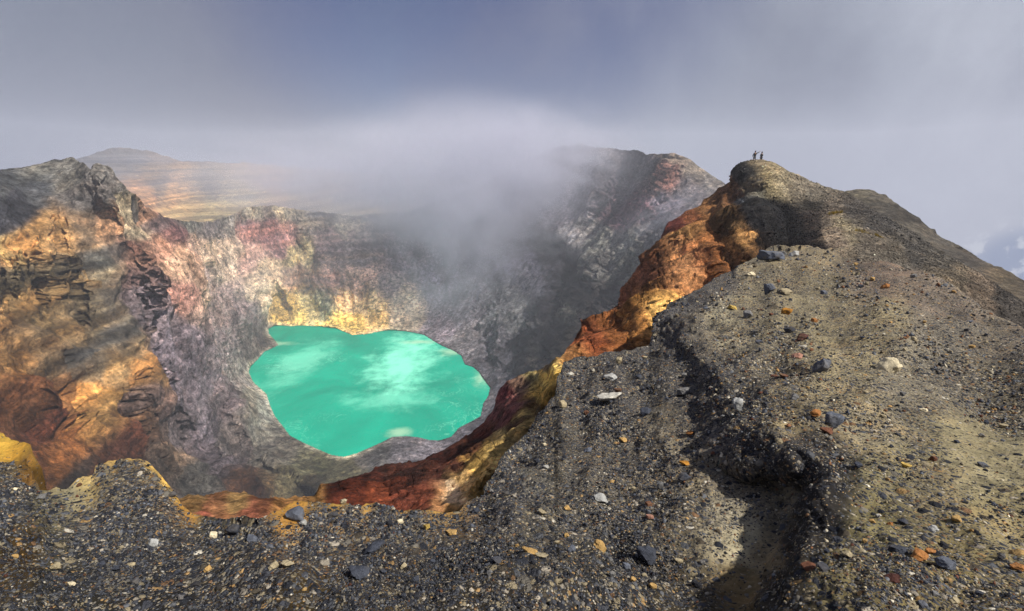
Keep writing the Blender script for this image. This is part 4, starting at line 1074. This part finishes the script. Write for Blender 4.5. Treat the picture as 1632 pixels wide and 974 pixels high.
NG = 150000
gx = RNG.uniform(-120, 1740, NG)
ii = np.clip(np.round((gx - ground.x0) / (ground.x1 - ground.x0) * (ground.ncol - 1)).astype(int), 1, ground.ncol - 2)
gy = ground.top[ii] + 4 + (1010 - ground.top[ii]) * RNG.uniform(0, 1, NG)
vv = (gy - ground.bot[ii]) / (ground.top[ii] - ground.bot[ii])
jj = np.clip(np.round(vv * (ground.nrow - 1)).astype(int), 1, ground.nrow - 2)
GP = ground.P[jj, ii]
cov = ground.A.reshape(ground.P.shape[:2])[jj, ii]
clump = gnoise(GP / (np.linalg.norm(GP, axis=1)[:, None] * 0.06 + 0.15))
okm = RNG.uniform(0, 1, NG) < np.clip(cov ** 1.3 * (0.62 + 2.0 * clump), 0.04, 1)
GP, gxk, gyk, cvk = GP[okm], gx[okm], gy[okm], cov[okm]
dep = np.abs(GP[:, 1] * CP - GP[:, 2] * SP)
spx = np.clip(2.5 * np.exp(RNG.normal(0, 0.48, len(GP))), 1.4, 7.5)
gsc = spx * dep / F / 2 * 1.15
pal = np.array([lin(c) for c in [(44, 46, 52), (58, 60, 68), (76, 80, 90), (98, 102, 110), (112, 110, 106), (84, 76, 64), (140, 130, 108), (168, 160, 142), (200, 194, 178), (112, 80, 58), (150, 120, 78), (92, 60, 48)]])
wl = np.array([.24, .24, .17, .10, .09, .06, .05, .02, .006, .01, .01, .006])
wr = np.array([.12, .14, .11, .08, .10, .15, .13, .04, .01, .06, .04, .02])
right = sstep(1040, 1180, gxk)
spx *= np.where(RNG.uniform(0, 1, len(GP)) < 0.03, 2.0, 1.0)
pick = np.where(RNG.uniform(0, 1, len(GP)) < right, RNG.choice(12, len(GP), p=wr / wr.sum()), RNG.choice(12, len(GP), p=wl / wl.sum()))
gcolr = pal[pick] * RNG.uniform(0.7, 1.3, (len(GP), 1)) * (0.72 + 0.36 * right - 0.2 * (1 - right) * sstep(820, 930, gyk))[:, None] * (1 + right[:, None] * np.array([0.0, -0.01, -0.06]))  # gravel at lower left carries the same painted vignette shade
NR = 26000
hx = RNG.uniform(1165, 1740, NR)
hi_ = np.clip(np.round((hx - ridge.x0) / (ridge.x1 - ridge.x0) * (ridge.ncol - 1)).astype(int), 1, ridge.ncol - 2)
hj = np.clip((RNG.uniform(0.3, 1, NR) * (ridge.nrow - 1)).astype(int), 2, ridge.nrow - 1)
HP = ridge.P[hj, hi_]
HC = ridge.C.reshape(*ridge.P.shape[:2], 3)[hj, hi_]
hs = np.clip(1.6 * np.exp(RNG.normal(0, 0.4, NR)), 1.0, 5) * np.abs(HP[:, 1] * CP - HP[:, 2] * SP) / F / 2 * 1.1
hcol = HC * np.exp(RNG.normal(0, 0.45, (NR, 1)))
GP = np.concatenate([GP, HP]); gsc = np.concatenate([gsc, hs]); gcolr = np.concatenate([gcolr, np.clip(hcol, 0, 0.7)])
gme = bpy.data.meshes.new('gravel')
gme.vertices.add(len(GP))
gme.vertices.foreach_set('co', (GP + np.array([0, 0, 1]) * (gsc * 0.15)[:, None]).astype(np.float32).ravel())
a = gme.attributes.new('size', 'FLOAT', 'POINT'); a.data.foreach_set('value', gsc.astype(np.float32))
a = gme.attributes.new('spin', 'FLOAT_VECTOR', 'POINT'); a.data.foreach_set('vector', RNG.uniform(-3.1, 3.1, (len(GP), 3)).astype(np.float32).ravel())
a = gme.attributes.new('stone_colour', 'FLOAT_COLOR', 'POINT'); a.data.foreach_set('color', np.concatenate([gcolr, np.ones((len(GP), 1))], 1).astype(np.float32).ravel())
gravel = bpy.data.objects.new('gravel', gme)
COL.objects.link(gravel)
gravel['kind'] = 'stuff'
ng = bpy.data.node_groups.new('scatter_gravel', 'GeometryNodeTree')
ng.interface.new_socket('Geometry', in_out='INPUT', socket_type='NodeSocketGeometry')
ng.interface.new_socket('Geometry', in_out='OUTPUT', socket_type='NodeSocketGeometry')
N_ = ng.nodes; L_ = ng.links
gi, go = N_.new('NodeGroupInput'), N_.new('NodeGroupOutput')
ci = N_.new('GeometryNodeCollectionInfo'); ci.inputs['Collection'].default_value = gcol; ci.inputs['Separate Children'].default_value = True; ci.inputs['Reset Children'].default_value = True
ip = N_.new('GeometryNodeInstanceOnPoints'); ip.inputs['Pick Instance'].default_value = True
na = N_.new('GeometryNodeInputNamedAttribute'); na.data_type = 'FLOAT'; na.inputs['Name'].default_value = 'size'
nb = N_.new('GeometryNodeInputNamedAttribute'); nb.data_type = 'FLOAT_VECTOR'; nb.inputs['Name'].default_value = 'spin'
er = N_.new('FunctionNodeEulerToRotation')
L_.new(gi.outputs[0], ip.inputs['Points']); L_.new(ci.outputs[0], ip.inputs['Instance'])
L_.new(na.outputs[0], ip.inputs['Scale']); L_.new(nb.outputs[0], er.inputs[0]); L_.new(er.outputs[0], ip.inputs['Rotation'])
L_.new(ip.outputs[0], go.inputs[0])
md = gravel.modifiers.new('scatter', 'NODES'); md.node_group = ng


# ================================================================== GRASS TUFTS on the ridge flank
tm = bpy.data.materials.new('dry_grass_blades')
tm.use_nodes = True
t = NT(tm.node_tree)
inf = t.noise(t.n('ShaderNodeNewGeometry').outputs['Position'], 6.0, 4, 0.6)
cc = t.ramp(inf, [(0.3, lin3((92, 82, 30))), (0.5, lin3((140, 118, 44))), (0.7, lin3((176, 150, 66)))])
bs = t.n('ShaderNodeBsdfPrincipled', {'Base Color': cc, 'Roughness': 0.8, 'Specular IOR Level': 0.2})
t.n('ShaderNodeOutputMaterial', {'Surface': bs.outputs[0]})


def tuft(px, py, wpx, label):
    p, n = ridge.at(px, py)
    r = wpx * abs(p.y * CP - p.z * SP) / F / 2
    bm = bmesh.new()
    for k in range(240):
        a_, d_ = random.uniform(0, 6.283), r * math.sqrt(random.random())
        b0 = Vector((math.cos(a_) * d_ * 1.3, math.sin(a_) * d_, -0.05))
        b0 -= Vector((0, 0, 1)) * 0
        b0.z = -(n.x * b0.x + n.y * b0.y) / max(n.z, .3) - 0.04
        lean = Vector((random.uniform(-.5, .5), random.uniform(-.5, .5), 1)).normalized()
        h_ = r * random.uniform(0.35, 0.8)
        wd = Vector((math.cos(a_ * 3), math.sin(a_ * 3), 0)) * r * 0.035
        mid_ = b0 + lean * h_ * 0.6
        tip = b0 + lean * h_ + Vector((lean.x, lean.y, -0.3)) * h_ * 0.35
        v_ = [bm.verts.new(q) for q in (b0 - wd, b0 + wd, mid_ + wd * .7, mid_ - wd * .7, tip)]
        bm.faces.new(v_[:4]); bm.faces.new((v_[3], v_[2], v_[4]))
    me = bpy.data.meshes.new('grass_tuft')
    bm.to_mesh(me); bm.free()
    me.materials.append(tm)
    o = bpy.data.objects.new('grass_tuft', me)
    o.location = p
    COL.objects.link(o)
    o['label'] = label; o['category'] = 'grass tuft'; o['group'] = 'grass tufts on the ridge'


tuft(1331, 347, 16, 'yellow-green grass tuft highest on the right flank of the ridge')
tuft(1358, 364, 13, 'yellow grass tuft in the middle of the line down the ridge flank')
tuft(1372, 377, 18, 'widest yellow grass tuft, second from the bottom of the line on the ridge flank')
tuft(1397, 387, 13, 'lowest yellow grass tuft on the right flank of the ridge')
tuft(1223, 279, 9, 'small olive grass tuft just below the two hikers')


# ================================================================== TWO HIKERS ON THE PEAK
def plain(name, c, rough=0.8):
    m = bpy.data.materials.new(name)
    m.use_nodes = True
    t = NT(m.node_tree)
    v = t.range(t.noise(t.n('ShaderNodeTexCoord').outputs['Object'], 14.0, 5, 0.6), 0.3, 0.7, 0.75, 1.25)
    cc = t.mix(1.0, lin3(c), t.n('ShaderNodeCombineColor', {0: v, 1: v, 2: v}).outputs[0], 'MULTIPLY')
    bs = t.n('ShaderNodeBsdfPrincipled', {'Base Color': cc, 'Roughness': rough, 'Specular IOR Level': 0.25})
    t.n('ShaderNodeOutputMaterial', {'Surface': bs.outputs[0]})
    return m


def skin(name, verts, edges, radii, root, mat, parent=None, sub=2):
    me = bpy.data.meshes.new(name)
    me.from_pydata(verts, edges, [])
    o = bpy.data.objects.new(name, me)
    COL.objects.link(o)
    o.modifiers.new('s', 'SKIN')
    for i, r in enumerate(radii):
        sv = me.skin_vertices[0].data[i]
        sv.radius = (r, r) if not isinstance(r, tuple) else r
        sv.use_root = (i == root)
    ss = o.modifiers.new('u', 'SUBSURF'); ss.levels = sub; ss.render_levels = sub
    dg = bpy.context.evaluated_depsgraph_get()
    new = bpy.data.meshes.new_from_object(o.evaluated_get(dg))
    o.modifiers.clear()
    o.data = new
    bpy.data.meshes.remove(me)
    new.name = name
    new.materials.clear(); new.materials.append(mat)
    new.polygons.foreach_set('use_smooth', np.ones(len(new.polygons), bool))
    if parent:
        o.parent = parent
    return o


skin_m = plain('skin', (190, 140, 112))
hair_m = plain('dark_hair', (38, 30, 26))
top_m = plain('dark_jacket', (34, 40, 46))
short_m = plain('dark_shorts', (40, 42, 48))
grey_m = plain('grey_shorts', (92, 96, 98))
shoe_m = plain('hiking_shoes', (60, 50, 42))


def hiker(px, label, l_arm, r_arm, shorts, turn, hgt):
    i = int(round((px - ridge.x0) / (ridge.x1 - ridge.x0) * (ridge.ncol - 1)))
    p = Vector(ridge.P[ridge.nrow - 1, i])
    #       pelvis         waist            chest            neck             head low          head top
    V = [(0, 0, .92), (0, 0, 1.08), (0, 0.01, 1.30), (0, 0.0, 1.47), (0, -.015, 1.56), (0, -.01, 1.69),
         (-.09, 0, .88), (-.11, -.01, .50), (-.12, .02, .08), (-.125, -.15, .035), (.09, 0, .88), (.11, -.01, .50), (.12, .02, .08), (.125, -.15, .035),
         (-.17, 0, 1.40), (.17, 0, 1.40)] + l_arm + r_arm
    E = [(0, 1), (1, 2), (2, 3), (3, 4), (4, 5), (0, 6), (6, 7), (7, 8), (8, 9), (0, 10), (10, 11), (11, 12), (12, 13), (2, 14), (2, 15),
         (14, 16), (16, 17), (17, 18), (15, 19), (19, 20), (20, 21)]
    Rr = [(.14, .11), (.13, .10), (.16, .11), .055, .085, .075, .085, .055, .042, .035, .085, .055, .042, .035, .06, .06, .042, .034, .035, .042, .034, .035]
    body = skin('person', V, E, Rr, 0, skin_m)
    body.location = p
    body.rotation_euler = (0, 0, turn)
    body['label'] = label; body['category'] = 'person'; body['group'] = 'hikers on the ridge peak'
    # clothes follow the limbs, a little wider
    jv = [V[0], V[1], V[2], (0, 0, 1.42), V[14], V[15], V[16], V[17], V[19], V[20]]
    jv[0] = (0, 0, .90)
    lerp = lambda a, b, k: tuple(a[q] + (b[q] - a[q]) * k for q in range(3))
    jv[7] = lerp(V[16], V[17], .75); jv[9] = lerp(V[19], V[20], .75)
    skin('jacket', jv, [(0, 1), (1, 2), (2, 3), (2, 4), (4, 6), (6, 7), (2, 5), (5, 8), (8, 9)], [(.175, .145), (.16, .13), (.19, .14), .07, .085, .085, .066, .056, .066, .056], 0, top_m, body)
    sv = [(0, 0, .95), (-.095, 0, .86), lerp(V[6], V[7], .85), (.095, 0, .86), lerp(V[10], V[11], .85)]
    skin('shorts', sv, [(0, 1), (1, 2), (0, 3), (3, 4)], [(.165, .135), .115, .09, .115, .09], 0, shorts, body)
    skin('hair', [(0, .03, 1.60), (0, .025, 1.68), (0, .0, 1.73)], [(0, 1), (1, 2)], [.075, .088, .06], 1, hair_m, body)
    for sgn in (-1, 1):
        x = .122 * sgn
        skin('shoe', [(x, .05, .045), (x, -.06, .045), (x, -.17, .035)], [(0, 1), (1, 2)], [.05, .052, .04], 1, shoe_m, body)
    # face
    for nm, ps, rs in (('nose', [(0, -.085, 1.60), (0, -.108, 1.585)], [.014, .016]),):
        skin(nm, ps, [(0, 1)], rs, 0, skin_m, body, 1)
    body.scale = (hgt, hgt, hgt)
    return body


hiker(1203.5, 'hiker in dark jacket and grey shorts with one arm raised, on the ridge peak',
      [(-.40, -.02, 1.52), (-.62, -.06, 1.66), (-.70, -.07, 1.70)], [(.27, .0, 1.15), (.25, -.08, .93), (.25, -.10, .86)], grey_m, rad(165), 0.92)
hiker(1213.5, 'hiker all in dark clothes standing with arms held in, right of the other hiker',
      [(-.25, .03, 1.15), (-.14, -.14, 1.08), (-.06, -.17, 1.10)], [(.25, .03, 1.15), (.14, -.14, 1.08), (.06, -.17, 1.12)], short_m, rad(200), 0.87)


# ================================================================== STEAM and fog over the crater
def steam(px, py, R, sx, sy, sz_, dens, seed, scale=1.6, rot=0.0, lo=0.42, hi=0.62, soft=1.0):
    p = ray(px, py) * R
    bm = bmesh.new()
    bmesh.ops.create_icosphere(bm, subdivisions=3, radius=1.0)
    me = bpy.data.meshes.new('steam')
    bm.to_mesh(me); bm.free()
    o = bpy.data.objects.new('steam', me)
    o.location = Vector(p)
    o.scale = (sx, sy, sz_)
    o.rotation_euler = (0, rot, math.atan2(-p[0], p[1]))
    COL.objects.link(o)
    o['kind'] = 'stuff'
    m = bpy.data.materials.new('steam_volume')
    m.use_nodes = True
    t = NT(m.node_tree)
    oc = t.n('ShaderNodeTexCoord').outputs['Object']
    ln = t.n('ShaderNodeVectorMath', {0: oc}, operation='LENGTH').outputs['Value']
    off = t.n('ShaderNodeVectorMath', {0: oc, 1: (seed * 3.7, seed * 1.9, 0)}, operation='ADD').outputs[0]
    nz = t.noise(off, scale, 6, 0.62, 0.9)
    fall = t.range(ln, 1.0, 0.15, 0.0, 1.0, True)
    d = t.math('MULTIPLY', fall, t.range(nz, lo, hi, 0.0, 1.0, True))
    d = t.math('MULTIPLY', d, dens)
    pv = t.n('ShaderNodeVolumePrincipled', {'Color': (0.72, 0.73, 0.83, 1), 'Density': d, 'Anisotropy': 0.0})
    t.n('ShaderNodeOutputMaterial', {'Volume': pv.outputs[0]})
    me.materials.append(m)
    return o


steam(745, 285, 470, 170, 140, 92, 0.023, 1, 2.0, lo=0.30, hi=0.58)
steam(600, 285, 570, 220, 130, 76, 0.022, 5, 2.1, lo=0.32, hi=0.60)
steam(865, 262, 475, 125, 110, 70, 0.022, 2, 2.2, lo=0.36, hi=0.60)
steam(740, 390, 405, 74, 60, 80, 0.022, 3, 1.8, lo=0.36, hi=0.60)
steam(690, 470, 385, 62, 40, 40, 0.009, 4, 2.0, lo=0.40, hi=0.66)
steam(640, 345, 445, 130, 44, 44, 0.014, 11, 2.4, lo=0.38, hi=0.62)
steam(940, 290, 405, 90, 36, 42, 0.011, 12, 2.2, lo=0.42, hi=0.66)
steam(870, 365, 365, 60, 28, 38, 0.012, 6, 2.4, lo=0.44, hi=0.64)
steam(1065, 338, 300, 48, 22, 20, 0.020, 7, 2.6, rot=-0.5, lo=0.43, hi=0.62)
steam(420, 455, 385, 110, 45, 45, 0.006, 8, 2.4, lo=0.40, hi=0.66)
steam(360, 270, 480, 170, 80, 42, 0.011, 9, 1.8, lo=0.36, hi=0.66)
steam(830, 470, 320, 30, 22, 34, 0.007, 10, 2.4, lo=0.44, hi=0.66)

# even haze in the whole air
bm = bmesh.new()
bmesh.ops.create_cube(bm, size=1.0)
me = bpy.data.meshes.new('haze')
bm.to_mesh(me); bm.free()
haze = bpy.data.objects.new('haze', me)
zlo = min(float(l.P[..., 2].min()) for l in (crater, ridge, ground, far, slope_l)) - 1.0
zhi = max(float(l.P[..., 2].max()) for l in (crater, ridge, ground, far, slope_l)) + 95
haze.scale = (3200, 3200, zhi - zlo)
haze.location = (0, 600, (zhi + zlo) / 2)
COL.objects.link(haze)
haze['kind'] = 'stuff'
m = bpy.data.materials.new('haze_air')
m.use_nodes = True
t = NT(m.node_tree)
pv = t.n('ShaderNodeVolumePrincipled', {'Color': (0.80, 0.84, 0.93, 1), 'Density': 0.0004, 'Anisotropy': 0.0})
t.n('ShaderNodeOutputMaterial', {'Volume': pv.outputs[0]})
me.materials.append(m)
